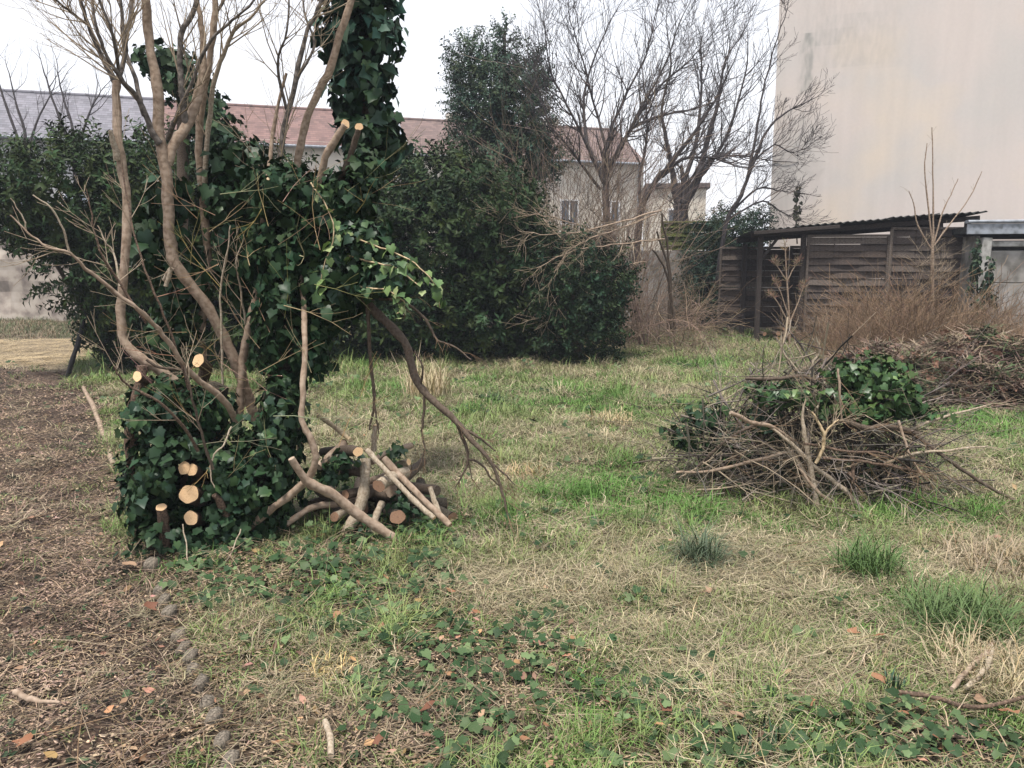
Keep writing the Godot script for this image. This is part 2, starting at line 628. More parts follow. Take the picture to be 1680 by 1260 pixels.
# sprays of leafy shoots over lumps
func sprays(root: Node3D, called: String, list: Array, count: int, meshes: Array, base: Color, tone: float, shell: float, up: float, scale := 1.0) -> void:
	var ls := lumps(list)
	var ws := weights(ls)
	for s in meshes.size():
		var xf := []
		var cols := []
		for k in count / meshes.size():
			var q := lump_point(ls, ws, shell)
			if q.is_empty() or q[0].y < gh(q[0].x, q[0].z) + 0.02: continue
			var y: Vector3 = (q[1] + rdir() * 0.6 + Vector3(0, up, 0)).normalized()
			var x := y.cross(rdir()).normalized()
			var sc := scale * rr(0.7, 1.25)
			xf.append(Transform3D(Basis(x, y, x.cross(y)).scaled_local(Vector3(sc, sc, sc)), q[0]))
			var g := 1.0 + rr(-tone, tone)
			var w := rr(0, 1)
			cols.append(Color(base.r * g * (0.8 + 0.5 * w), base.g * g, base.b * g * (1.2 - 0.4 * w)))
		many(root, called, meshes[s], M.leaf, xf, cols, root.position)

# ------------------------------------------------------------------ branches
# control points [px, py, depth, radius_px] -> smooth world path
func path(list: Array, sub := 4, wob := 0.0) -> Array:
	var p := []
	var r := []
	for q in list:
		p.append(at(q[0], q[1], q[2]))
		r.append(q[3] * q[2] / FOCAL)
	return smooth(p, r, sub, wob)

func smooth(p: Array, r: Array, sub: int, wob := 0.0) -> Array:
	var op := PackedVector3Array()
	var orad := PackedFloat32Array()
	var m := p.size()
	for k in m - 1:
		for s in sub:
			var t := float(s) / sub
			var q: Vector3 = p[k].cubic_interpolate(p[k + 1], p[maxi(k - 1, 0)], p[mini(k + 2, m - 1)], t)
			if wob > 0 and (k > 0 or s > 0): q += rdir() * wob
			op.append(q)
			orad.append(lerpf(r[k], r[k + 1], t) * rr(0.88, 1.1))
	op.append(p[m - 1])
	orad.append(r[m - 1])
	return [op, orad]

func grow(b: MB, p: Vector3, d: Vector3, length: float, r: float, lev: int, up: float, wob: float, kids: float, thin := 0.0012) -> void:
	var n := clampi(int(length / 0.12), 3, 9)
	var pts := PackedVector3Array([p])
	var rad := PackedFloat32Array([r])
	var dirs := [d]
	for k in n:
		d = (d + rdir() * wob + Vector3(0, up, 0)).normalized()
		p += d * length / n
		pts.append(p)
		rad.append(maxf(thin, r * (1.0 - 0.8 * (k + 1.0) / n)))
		dirs.append(d)
	b.tube(pts, rad, 6 if r > 0.02 else (4 if r > 0.006 else 3), false)
	if lev <= 0: return
	var nk := int(kids * rr(0.7, 1.3) + 0.5)
	for k in nk:
		var i := clampi(int(n * (0.2 + 0.8 * (k + rng.randf()) / nk)), 1, n)
		var side: Vector3 = dirs[i].cross(rdir()).normalized()
		var cd: Vector3 = (dirs[i] + side * rr(0.45, 1.0)).normalized()
		grow(b, pts[i], cd, length * rr(0.35, 0.68), maxf(thin, rad[i] * rr(0.5, 0.8)), lev - 1, up, wob, kids, thin)

func side_twigs(b: MB, pr: Array, from: float, count: int, length: float, lev: int, up: float, wob := 0.22, thin := 0.0012) -> void:
	var n: int = pr[0].size()
	for k in count:
		var i := clampi(int(n * (from + (1.0 - from) * rng.randf())), 1, n - 1)
		var t: Vector3 = (pr[0][i] - pr[0][i - 1]).normalized()
		var s := t.cross(rdir()).normalized()
		grow(b, pr[0][i], (t + s * rr(0.5, 1.1)).normalized(), length * rr(0.5, 1.2), maxf(thin, minf(pr[1][i] * 0.55, length * 0.012)), lev, up, wob, 3.0, thin)

func cut_disc(parent: Node3D, ce: Vector3, nrm: Vector3, r: float, m: Material, squash := 1.0) -> void:
	var b := MB.new()
	var z := nrm.normalized()
	var x := z.cross(Vector3.UP if absf(z.y) < 0.9 else Vector3.RIGHT).normalized()
	var y := z.cross(x)
	var i := b.vert(ce + z * 0.004, z, Vector2(0.5, 0.5))
	var k := 18
	for s in k:
		var a := TAU * s / k
		var q := r * (1.0 + 0.09 * sin(a * 2.0 + r * 900.0) + 0.05 * sin(a * 5.0 + r * 2000.0))
		b.vert(ce + x * cos(a) * q + y * sin(a) * q * squash, z, Vector2(0.5 + 0.48 * cos(a), 0.5 + 0.48 * sin(a)))
	for s in k:
		b.tri(i, i + 1 + s, i + 1 + (s + 1) % k)
	part(parent, "cut_face", b, m)
	clear.append([ce, (Vector3(0, EYE, 0) - ce).normalized(), r])

func stem(root: Node3D, called: String, list: Array, m: Material, sides := 9, sub := 4, wob := 0.004) -> Array:
	var pr := path(list, sub, wob)
	var b := MB.new()
	b.tube(pr[0], pr[1], sides)
	pr.append(part(root, called, b, m))
	return pr

# ------------------------------------------------------------------ ready
func _ready() -> void:
	rng.seed = 20240217
	noise.seed = 4
	noise2.seed = 8
	noise2.fractal_octaves = 3
	var cam := Camera3D.new()
	cam.name = "camera"
	add_child(cam)
	cam.position = Vector3(0, EYE, 0)
	cam.rotation.x = -PITCH
	cam.fov = rad_to_deg(2.0 * atan(630.0 / FOCAL))
	cam.near = 0.05
	cam.far = 2000.0
	cam.current = true
	var we := WorldEnvironment.new()
	we.name = "world_environment"
	var env := Environment.new()
	env.background_mode = Environment.BG_SKY
	var sk := ProceduralSkyMaterial.new()
	sk.sky_top_color = Color(0.93, 0.95, 1.0)
	sk.sky_horizon_color = Color(1.0, 1.0, 1.0)
	sk.sky_curve = 0.2
	sk.ground_bottom_color = Color(0.35, 0.33, 0.28)
	sk.ground_horizon_color = Color(0.6, 0.6, 0.58)
	sk.sun_angle_max = 1.0
	sk.energy_multiplier = 0.72
	env.sky = Sky.new()
	env.sky.sky_material = sk
	env.tonemap_mode = Environment.TONE_MAPPER_LINEAR
	env.tonemap_exposure = 1.8
	env.fog_enabled = true
	env.fog_density = 0.0014
	env.fog_light_color = Color(0.86, 0.89, 0.95)
	env.sdfgi_enabled = true
	env.ssao_enabled = true
	env.ssil_enabled = true
	we.environment = env
	add_child(we)
	var sun := DirectionalLight3D.new()
	sun.name = "sun"
	sun.light_energy = 1.05
	sun.light_angular_distance = 10.0
	sun.light_color = Color(1.0, 0.97, 0.94)
	sun.shadow_enabled = true
	add_child(sun)
	sun.rotation = Vector3(deg_to_rad(-72), deg_to_rad(-25), 0)
	make_materials()
	M.ivy_leaf = [ivy_leaf(0.10, 0.15), ivy_leaf(0.22, 0.25), ivy_leaf(-0.06, 0.3)]
	make_ground()
	make_buildings()
	make_shed()
	make_far_trees()
	make_hedges()
	make_shrub()
	make_logs()
	make_brush_pile()
	make_weeds()
	make_ground_cover()
	make_small_things()

# ------------------------------------------------------------------ ground
var edge_pts := []
var blobs := []

func edge_x(z: float) -> float:
	if z > edge_pts[0].z: return edge_pts[0].x + (z - edge_pts[0].z) * 0.35
	for k in edge_pts.size() - 1:
		var a: Vector3 = edge_pts[k]
		var b: Vector3 = edge_pts[k + 1]
		if z <= a.z and z >= b.z:
			return lerpf(a.x, b.x, (z - a.z) / (b.z - a.z))
	return edge_pts[-1].x + (z - edge_pts[-1].z) * 0.42

func blob(kind: String, px: float, py: float, rx: float, ry: float, w := 1.0) -> void:
	var c := gp(px, py)
	var hz := absf(gp(px, py - ry * 0.7).z - gp(px, py + ry * 0.7).z) * 0.5 / 0.7
	blobs.append([kind, c.x, c.z, rx * -c.z / FOCAL, hz, w])

func cover(x: float, z: float) -> Dictionary:
	var o := {"g": 0.62, "s": 0.27, "i": 0.0, "m": 0.0}
	for q in blobs:
		var dx: float = (x - q[1]) / q[3]
		var dz: float = (z - q[2]) / q[4]
		var e := dx * dx + dz * dz
		if e < 5.0:
			o[q[0]] += exp(-e * 1.2) * q[5]
	o.g += noise2.get_noise_2d(x * 55.0, z * 55.0) * 0.6
	o.s += noise2.get_noise_2d(x * 45.0 + 700.0, z * 45.0) * 0.6
	var ed := x - edge_x(z) + noise2.get_noise_2d(x * 90.0 + 50.0, z * 90.0) * 0.35
	var path_w := 1.0 - smoothstep(-0.25, 0.3, ed)
	var far := smoothstep(12.2, 13.2, -z + noise2.get_noise_2d(x * 60.0, z * 60.0) * 1.0)
	o.path = path_w * (1.0 - far)
	o.tan = path_w * far
	return o

func make_ground() -> void:
	edge_pts = [gp(378, 1255), gp(330, 1130), gp(296, 1045), gp(250, 920), gp(200, 770), gp(150, 650), gp(120, 602)]
	for q in [["i", 520, 930, 170, 60, 1.4], ["i", 640, 1010, 170, 60, 1.1], ["i", 850, 1110, 200, 90, 1.3], ["i", 700, 1150, 160, 80, 0.7], ["i", 1560, 1220, 200, 50, 1.3], ["i", 1100, 1230, 200, 50, 1.0], ["i", 620, 870, 120, 50, 1.0],
		["s", 860, 955, 190, 42, 1.5], ["s", 930, 715, 110, 40, 1.3], ["s", 640, 740, 120, 50, 1.2], ["s", 1250, 930, 110, 40, 1.2], ["s", 1330, 900, 150, 50, 0.7], ["s", 860, 790, 60, 26, 0.9], ["s", 1220, 1090, 190, 70, 0.9], ["s", 1600, 920, 100, 50, 1.6], ["s", 1140, 575, 110, 14, 1.3], ["s", 900, 612, 180, 14, 1.1], ["s", 1130, 655, 70, 24, 1.0], ["s", 560, 690, 60, 30, 0.8], ["s", 1000, 880, 100, 25, 0.7],
		["g", 1000, 800, 160, 50, 1.5], ["g", 900, 650, 160, 30, 1.2], ["g", 620, 640, 90, 20, 1.0], ["g", 1140, 600, 90, 14, 1.2], ["g", 1600, 680, 130, 45, 1.4], ["g", 1100, 830, 90, 40, 1.0], ["g", 950, 1100, 80, 30, 1.3], ["g", 1500, 850, 150, 40, 0.8], ["g", 1300, 870, 80, 25, 0.6], ["g", 1120, 710, 70, 60, 0.7], ["g", 700, 880, 60, 30, 0.5],
		["m", 330, 1150, 130, 130, 1.0], ["m", 480, 1200, 170, 90, 1.1], ["m", 300, 950, 90, 40, 0.8], ["m", 640, 1230, 140, 50, 0.7], ["m", 1480, 790, 160, 40, 0.5]]:
		blob(q[0], q[1], q[2], q[3], q[4], q[5])
	var xs := []
	var zs := []
	var x := -16.0
	while x <= 16.0:
		xs.append(x)
		x += 0.14
	for q in [20.0, 28.0, 42.0, 70.0, 120.0, 250.0, 700.0]:
		xs.append(q)
		xs.insert(0, -q)
	var z := 6.0
	while z > -28.0:
		zs.append(z)
		z -= 0.11 if z > -9.0 else 0.22
	for q in [-32.0, -40.0, -55.0, -80.0, -130.0, -260.0, -800.0]: zs.append(q)
	for q in [12.0, 30.0, 90.0]: zs.insert(0, q)
	var b := MB.new()
	for zz in zs:
		for xx in xs:
			var c := cover(xx, zz)
			var fine := noise2.get_noise_2d(xx * 300.0, zz * 300.0)
			var col := Color(0.075, 0.062, 0.036).lerp(Color(0.10, 0.105, 0.04), clampf(c.g * 0.6, 0, 0.8))
			col = col.lerp(Color(0.20, 0.155, 0.085), clampf(c.s * 0.5 - c.g * 0.15, 0, 0.7))
			col = col.lerp(Color(0.07, 0.05, 0.034), clampf(c.m * 0.7 + c.i * 0.3, 0, 0.85))
			col = col.lerp(Color(0.095, 0.063, 0.045) * (1.0 + noise.get_noise_2d(xx * 70.0, zz * 70.0) * 0.5), c.path)
			col = col.lerp(Color(0.36, 0.285, 0.18), c.tan * 0.9)
			if -zz > 18.3 and c.tan > 0.5: col = Color(0.16, 0.13, 0.085)
			if -zz > 26.5: col = Color(0.12, 0.11, 0.07)
			b.col = col * (1.0 + fine * 0.45)
			b.col.a = 1.0
			var e := 0.05
			var nn := Vector3(gh(xx - e, zz) - gh(xx + e, zz), 2.0 * e, gh(xx, zz - e) - gh(xx, zz + e)).normalized()
			b.vert(Vector3(xx, gh(xx, zz), zz), nn)
	var w := xs.size()
	for k in zs.size() - 1:
		for j in w - 1:
			var i := k * w + j
			b.tri(i, i + 1, i + w)
			b.tri(i + 1, i + w + 1, i + w)
	var g := solo("ground", Vector3.ZERO, b, M.soil, "", "", "", "structure")
	g.set_meta("label", "rough garden ground of grass, straw and bare brown mulch")

# ------------------------------------------------------------------ buildings
func window_part(root: Node3D, ce: Vector3, w: float, h: float, pane_m: Material) -> void:
	var f := MB.new()
	for s in [-1.0, 1.0]:
		f.box(ce + Vector3(s * (w * 0.5 + 0.05), 0, 0.04), Vector3(0.1, h + 0.2, 0.12))
		f.box(ce + Vector3(0, s * (h * 0.5 + 0.05), 0.04), Vector3(w, 0.1, 0.12))
	f.box(ce + Vector3(0, 0, 0.035), Vector3(0.07, h, 0.1))
	var o := part(root, "window", f, M.white, false)
	var p := MB.new()
	p.box(ce + Vector3(0, 0, 0.01), Vector3(w, h, 0.03))
	part(o, "pane", p, pane_m, false)

func row_house(label: String, a: Vector3, b: Vector3, eave: float, ridge: float, roof_m: Material, wall_m: Material, pane_m: Material, gap: float, sill: float) -> Node3D:
	# a = left foot of the front wall, b = right foot; local x along the front, local z to the back
	var t := thing("row_house", a, label, "house", "", atan2(-(b - a).z, (b - a).x))
	var len := Vector2(b.x - a.x, b.z - a.z).length()
	var w := MB.new()
	w.box(Vector3(len * 0.5, eave * 0.5, -4.5), Vector3(len, eave, 9.0))
	for x in [0.0, len]:
		var i := w.vert(Vector3(x, eave, 0), Vector3(signf(x - 0.1), 0, 0))
		w.vert(Vector3(x, eave, -9.0), Vector3(signf(x - 0.1), 0, 0))
		w.vert(Vector3(x, ridge - 0.1, -4.5), Vector3(signf(x - 0.1), 0, 0))
		w.tri(i, i + 1, i + 2)
	part(t, "wall", w, wall_m, false)
	var r := MB.new()
	var sl := Vector2(4.9, ridge - eave + 0.3).length()
	for s in [1.0, -1.0]:
		var p0 := Vector3(-0.02, eave - 0.25, -4.5 + s * 4.9)
		var p1 := Vector3(len + 0.02, eave - 0.25, -4.5 + s * 4.9)
		var p2 := Vector3(len + 0.02, ridge, -4.5)
		var p3 := Vector3(-0.02, ridge, -4.5)
		r.flat(p0, p1, p2, p3)
		var k := r.v.size() - 4
		for q in 4: r.uv[k + q] = [Vector2(0, 0), Vector2(len / 5.0, 0), Vector2(len / 5.0, sl / 5.0), Vector2(0, sl / 5.0)][q]
		r.flat(p0 - Vector3(0, 0.14, 0), p1 - Vector3(0, 0.14, 0), p2 - Vector3(0, 0.14, 0), p3 - Vector3(0, 0.14, 0))
		r.flat(p0 - Vector3(0, 0.14, 0), p1 - Vector3(0, 0.14, 0), p1, p0)
	part(t, "roof", r, roof_m, false)
	var rc := MB.new()
	rc.tube(PackedVector3Array([Vector3(0, ridge, -4.5), Vector3(len, ridge, -4.5)]), PackedFloat32Array([0.12, 0.12]), 8)
	part(t, "ridge_cap", rc, roof_m, false)
	var gt := MB.new()
	gt.tube(PackedVector3Array([Vector3(0, eave - 0.36, 0.48), Vector3(len, eave - 0.36, 0.48)]), PackedFloat32Array([0.08, 0.08]), 8)
	part(t, "gutter", gt, M.zinc, false)
	var x := gap * 0.6
	while x < len - 0.8:
		for y in [sill, sill + 2.9]:
			if y + 1.5 < eave: window_part(t, Vector3(x, y + 0.7, 0.0), 1.1, 1.4, pane_m)
		x += gap
	return t

func make_buildings() -> void:
	# two terraces behind the garden wall
	var A := at(-260, 438, 41.5)
	var B := at(262, 438, 46.0)
	var C := at(672, 438, 50.0)
	var D := at(1052, 438, 54.5)
	for q in [A, B, C, D]: pass
	A.y = 0; B.y = 0; C.y = 0; D.y = 0
	row_house("long pale house with a slate grey roof behind the bush at far left", A, B, 8.7, 11.55, M.roof_grey, M.plaster_grey, M.shutter, 2.4, 1.6)
	row_house("terraced house with a reddish tiled roof behind the ivy shrub", B, C, 8.85, 11.45, M.roof_red, M.plaster, M.glass, 2.9, 1.5)
	var h := row_house("terraced house with a dark brown tiled roof behind the bare trees", C, D, 8.6, 11.15, M.roof_brown, M.plaster, M.glass, 2.9, 1.5)
	var up := MB.new()       # party wall flashing and a downpipe
	up.beam(Vector3(-0.15, 10.0, -2.1), Vector3(5.6, 0.35, 0.3), 0.03, Basis(Vector3(0, 0.47, -0.88), Vector3(0, 0.88, 0.47), Vector3(1, 0, 0)))
	part(h, "party_wall_flashing", up, M.zinc, false)
	var dp := MB.new()
	var len := (D - C).length()
	dp.tube(PackedVector3Array([Vector3(len - 0.4, 0.1, 0.15), Vector3(len - 0.4, 8.2, 0.15)]), PackedFloat32Array([0.07, 0.07]), 8)
	part(h, "downpipe", dp, M.zinc, false)
	for k in 2:
		var ch := MB.new()
		ch.box(Vector3(4.0 + k * 7.0, 11.2, -5.2), Vector3(0.9, 1.2, 0.6))
		part(h, "chimney", ch, M.plaster, false)
	# low annex at the end of the terrace
	var e0 := at(1062, 438, 47.0)
	e0.y = 0
	var an := thing("annex", e0, "low cream annex seen through the bare trees at the terrace end", "house", "", -0.1)
	var aw := MB.new()
	aw.box(Vector3(1.6, 3.0, -2.5), Vector3(3.2, 6.0, 5.0))
	part(an, "wall", aw, M.plaster, false)
	var ar := MB.new()
	ar.beam(Vector3(1.6, 6.15, -2.5), Vector3(3.6, 0.3, 5.4), 0.04)
	part(an, "roof", ar, M.roof_dark, false)
	window_part(an, Vector3(1.6, 4.2, 0.0), 0.9, 1.2, M.glass)
	# garden wall at the back left
	var g0 := at(-330, 438, 24.0)
	var g1 := at(1010, 438, 24.6)
	g0.y = 0; g1.y = 0
	var gw := thing("garden_wall", g0, "stained grey rendered garden wall behind the big bush at far left", "wall", "", atan2(-(g1 - g0).z, (g1 - g0).x))
	var l := (g1 - g0).length()
	var wb := MB.new()
	var seg := 60
	for k in seg:          # slightly bulging old render
		var x0 := l * k / seg
		var x1 := l * (k + 1) / seg
		for j in 8:
			var pts := []
			for q in [[x0, j], [x1, j], [x1, j + 1], [x0, j + 1]]:
				pts.append(Vector3(q[0], q[1] * 0.32 - 0.1, noise.get_noise_2d(q[0] * 30.0, q[1] * 25.0) * 0.12))
			wb.flat(pts[0], pts[1], pts[2], pts[3])
	wb.box(Vector3(l * 0.5, 1.2, -0.35), Vector3(l, 2.6, 0.3))
	part(gw, "render", wb, M.wall_old, false)
	var cp := MB.new()
	cp.beam(Vector3(l * 0.5, 2.54, -0.2), Vector3(l, 0.1, 0.62), 0.02)
	part(gw, "coping", cp, M.concrete, false)
	# the tall neighbouring building: blank gable, right side nearer
	var q0 := at(1259, 438, 21.0)
	q0.y = 0
	var bd := thing("apartment_building", q0, "tall beige rendered building with a blank stained gable behind the shed", "building", "", -0.33)
	var w := MB.new()
	w.box(Vector3(9.0, 9.0, -6.002), Vector3(18.0, 18.0, 12.0))
	part(bd, "side_wall", w, M.plaster, false)
	var f := MB.new()
	var i := f.vert(Vector3(0, -0.1, 0), Vector3(0, 0, 1), Vector2(0, 1.0))
	f.vert(Vector3(18, -0.1, 0), Vector3(0, 0, 1), Vector2(18.0 / 14.0, 1.0))
	f.vert(Vector3(18, 18, 0), Vector3(0, 0, 1), Vector2(18.0 / 14.0, 1.0 - 18.1 / 14.0))
	f.vert(Vector3(0, 18, 0), Vector3(0, 0, 1), Vector2(0, 1.0 - 18.1 / 14.0))
	f.tri(i, i + 2, i + 1)
	f.tri(i, i + 3, i + 2)
	f.flat(Vector3(0, 18, 0), Vector3(18, 18, 0), Vector3(18, 18, -0.002), Vector3(0, 18, -0.002))
	part(bd, "gable_render", f, M.render, false)
	# concrete garage at the right edge
	var ga := at(1603, 438, 15.6)
	ga.y = 0
	var gr := thing("garage", ga, "grey concrete panel garage with zinc fascia at the right edge", "garage", "", -0.2)
	for k in 4:
		for r in 3:
			var pb := MB.new()
			pb.beam(Vector3(1.12 + k * 1.9, 0.36 + r * 0.62, -0.12), Vector3(1.82, 0.612, 0.08), 0.012)
			part(gr, "panel", pb, M.concrete, false)
		var po := MB.new()
		po.beam(Vector3(0.1 + k * 1.9, 1.05, -0.05), Vector3(2.2, 0.17, 0.2), 0.02, Basis(Vector3(0.035 if k == 0 else 0.0, 1, 0).normalized(), Vector3(-1, 0.035 if k == 0 else 0.0, 0).normalized(), Vector3(0, 0, 1)))
		part(gr, "post", po, M.concrete_lit, false)
	var lt := MB.new()
	lt.beam(Vector3(3.9, 2.03, -0.1), Vector3(7.4, 0.1, 0.14), 0.01)
	part(gr, "lintel", lt, M.concrete_lit, false)
	var fa := MB.new()
	fa.beam(Vector3(3.7, 2.31, 0.06), Vector3(7.9, 0.2, 0.05), 0.01)
	fa.beam(Vector3(3.7, 2.45, 0.02), Vector3(7.9, 0.06, 0.2), 0.02)
	part(gr, "fascia", fa, M.zinc, false)
	var rf := MB.new()
	rf.beam(Vector3(3.7, 2.30, -2.0), Vector3(7.8, 0.12, 4.0), 0.01)
	part(gr, "roof", rf, M.roof_sheet, false)
	var bk := MB.new()
	bk.box(Vector3(3.8, 1.1, -3.9), Vector3(7.6, 2.2, 0.1))
	bk.box(Vector3(0.06, 1.1, -2.1), Vector3(0.1, 2.2, 3.6))
	part(gr, "back_wall", bk, M.concrete, false)
	# wall and mossy screen between the thicket and the shed
	var f0 := at(1030, 438, 20.5)
	f0.y = 0
	var fw := thing("concrete_wall", f0, "old concrete wall under a mossy fence panel left of the shed", "wall", "", -0.05)
	var cw := MB.new()
	cw.box(Vector3(2.0, 0.95, -0.1), Vector3(4.2, 2.1, 0.2))
	part(fw, "wall_panel", cw, M.concrete, false)
	var mf := thing("fence_panel", f0 + Vector3(0.75, 2.0, 0), "mossy green slatted fence panel on top of the concrete wall", "fence panel", "", -0.05)
	lamella(mf, Vector3(0.1, 0.02, -0.1), 1.6, 0.66, 6, M.slat_moss, 2)

# an interwoven lamella panel: wavy slats between stiles; local x along, y up
func lamella(root: Node3D, o: Vector3, w: float, h: float, n: int, mats: Array, battens: int, direct := true) -> void:
	var holder: Node3D = root
	if not direct:
		holder = Node3D.new()
		holder.name = "slat_panel"
		root.add_child(holder, true)
	var pitch := h / n
	for k in n:
		var b := MB.new()
		var y := o.y + pitch * (k + 0.5)
		var seg := 14
		var amp := 0.016 * (1.0 if k % 2 else -1.0)
		var hh := pitch * 0.485
		var sag := rr(-0.012, 0.012)
		var tl := rr(0.16, 0.34)
		for s in seg:
			var q := []
			for e in 2:
				var t := float(s + e) / seg
				q.append(Vector3(o.x + t * w, y + sin(t * PI) * sag + (t - 0.5) * sag, o.z + sin(t * PI * (battens + 1)) * amp))
			for side in [1.0, -1.0]:
				var th := Vector3(0, 0, 0.005 * side)
				b.flat(q[0] + Vector3(0, -hh, tl * hh) + th, q[1] + Vector3(0, -hh, tl * hh) + th, q[1] + Vector3(0, hh, -tl * hh) + th, q[0] + Vector3(0, hh, -tl * hh) + th)
			b.flat(q[0] + Vector3(0, -hh, -0.005), q[1] + Vector3(0, -hh, -0.005), q[1] + Vector3(0, -hh, 0.005), q[0] + Vector3(0, -hh, 0.005))
			b.flat(q[0] + Vector3(0, hh, -0.005), q[1] + Vector3(0, hh, -0.005), q[1] + Vector3(0, hh, 0.005), q[0] + Vector3(0, hh, 0.005))
		part(holder, "slat", b, mats[rng.randi() % mats.size()], false)
	for e in [-1.0, 1.0]:
		var b := MB.new()
		b.beam(Vector3(o.x + w * 0.5 + e * (w * 0.5 + 0.005), o.y + h * 0.5, o.z + 0.02), Vector3(h + 0.02, 0.045, 0.075), 0.006, Basis(Vector3(0, 1, 0), Vector3(-1, 0, 0), Vector3(0, 0, 1)))
		part(holder, "stile", b, mats[1], false)
	for k in battens:
		var b := MB.new()
		b.beam(Vector3(o.x + w * (k + 1.0) / (battens + 1), o.y + h * 0.5, o.z), Vector3(h, 0.025, 0.014), 0.004, Basis(Vector3(0, 1, 0), Vector3(-1, 0, 0), Vector3(0, 0, 1)))
		part(holder, "batten", b, mats[0], false)
	var tb := MB.new()
	tb.beam(Vector3(o.x + w * 0.5, o.y + h + 0.03, o.z + 0.01), Vector3(w + 0.05, 0.05, 0.07), 0.006)
	part(holder, "top_rail", tb, mats[1], false)

func make_shed() -> void:
	var o := at(1246, 438, 17.0)
	o.y = 0
	var t := thing("shed", o, "weathered brown slatted lean-to shed with dark corrugated roof", "shed", "", -0.10)
	var rise := 0.072         # the roof climbs to the right
	var upr := Basis(Vector3(0, 1, 0), Vector3(-1, 0, 0), Vector3(0, 0, 1))
	var slope := Basis(Vector3(1, rise, 0).normalized(), Vector3(-rise, 1, 0).normalized(), Vector3(0, 0, 1))
	for q in [[0.0, 0.0, 2.2], [4.08, 0.0, 2.5], [0.0, -1.72, 2.12], [4.08, -1.72, 2.42], [0.87, 0.0, 2.26]]:
		var b := MB.new()
		b.beam(Vector3(q[0], q[2] * 0.5 - 0.05, q[1]), Vector3(q[2] + 0.1, 0.10, 0.10), 0.01, upr)
		part(t, "post", b, M.post, false)
	var br := MB.new()
	br.beam(Vector3(0.19, 1.98, 0.0), Vector3(0.52, 0.055, 0.055), 0.006, Basis(Vector3(0.6, 0.8, 0), Vector3(-0.8, 0.6, 0), Vector3(0, 0, 1)))
	part(t, "brace", br, M.post, false)
	for z in [0.0, -1.72]:
		var pl := MB.new()
		pl.beam(Vector3(2.05, 2.265 + rise * 2.05 - (0.06 if z < -1.0 else 0.0), z), Vector3(4.5, 0.1, 0.07), 0.008, slope)
		part(t, "plate", pl, M.post, false)
	# front: two panels right of the open bay; back: panels, the left ones reaching past the post
	lamella(t, Vector3(0.95, 0.24, 0.06), 1.58, 1.96, 14, M.slats, 2, false)
	lamella(t, Vector3(2.60, 0.24, 0.06), 1.44, 2.10, 15, M.slats, 2, false)
	lamella(t, Vector3(-0.52, 0.2, -1.84), 1.5, 0.86, 7, M.slats, 2, false)
	lamella(t, Vector3(-0.52, 1.14, -1.84), 1.5, 0.86, 7, M.slats, 2, false)
	lamella(t, Vector3(1.06, 0.22, -1.84), 1.5, 1.80, 14, M.slats, 2, false)
	lamella(t, Vector3(2.62, 0.22, -1.84), 1.44, 1.95, 14, M.slats, 2, false)
	for q in [2.57, 4.09]:
		var dr := MB.new()
		dr.beam(Vector3(q, 1.25, 0.125), Vector3(2.2, 0.055, 0.045), 0.008, upr)
		part(t, "cover_strip", dr, M.post_pale, false)
	for s in 5:             # corrugated sheets
		var b := MB.new()
		var x0 := -0.22 + s * 0.9
		var seg := 40
		for k in seg:
			var q := []
			for e in 2:
				var x := x0 + 0.93 * (k + e) / seg
				var y := 2.355 + x * rise + 0.018 * sin(x * TAU / 0.146) + (0.022 if s % 2 else 0.0) + (0.0 if s < 2 else 0.025)
				q.append(Vector3(x, y, 0.30))
				q.append(Vector3(x, y - 0.08, -2.1))
			b.flat(q[0], q[2], q[3], q[1])
			b.flat(q[0] - Vector3(0, 0.012, 0), q[2] - Vector3(0, 0.012, 0), q[3] - Vector3(0, 0.012, 0), q[1] - Vector3(0, 0.012, 0))
			b.flat(q[0] - Vector3(0, 0.012, 0), q[2] - Vector3(0, 0.012, 0), q[2], q[0])
		part(t, "roof_sheet", b, M.roof_sheet, false)
	var fb := MB.new()
	fb.beam(Vector3(0.65, 2.30 + rise * 0.65, 0.29), Vector3(1.7, 0.07, 0.03), 0.006, slope)
	part(t, "fascia_board", fb, M.post, false)
	# firewood lying under the open bay
	var w0 := at(1278, 438, 17.3)
	for k in 12:
		var p := Vector3(w0.x + rr(-0.35, 0.35), 0.09 + 0.1 * (k / 5), w0.z + rr(-0.15, 0.15))
		var d := Vector3(rr(-0.5, 0.5), rr(-0.05, 0.05), 1).normalized() * 0.25
		var b := MB.new()
		var r := rr(0.03, 0.055)
		b.tube(PackedVector3Array([p - d, p, p + d]), PackedFloat32Array([r, r * 1.05, r]), 8)
		var lg := thing("firewood_log", p - d, "short dark log in the low stack under the open shed bay", "log", "firewood stack in the shed")
		part(lg, "bark", b, M.bark_dark)
		cut_disc(lg, p + d * 1.02, d, r * 0.95, M.cut_old)

# ------------------------------------------------------------------ bare trees behind
func bare_tree(label: String, foot: Vector3, trunks: Array, twig_n: int, twig_l: float, lev: int, m: Material, group := "", up := 0.10) -> void:
	var t := thing("bare_tree", foot, label, "tree", group)
	var tw := MB.new()
	var first := true
	for q in trunks:
		var pr := path(q, 4, 0.015)
		var b := MB.new()
		b.tube(pr[0], pr[1], 7)
		part(t, "trunk" if first else "limb", b, m)
		side_twigs(tw, pr, 0.22, twig_n, twig_l, lev, up, 0.2, 0.0035)
		var e: int = pr[0].size()
		grow(tw, pr[0][e - 1], (pr[0][e - 1] - pr[0][e - 3]).normalized(), twig_l * 0.8, pr[1][e - 1], lev, up, 0.2, 3.0, 0.0035)
		first = false
	part(t, "twigs", tw, m, true, "stuff")

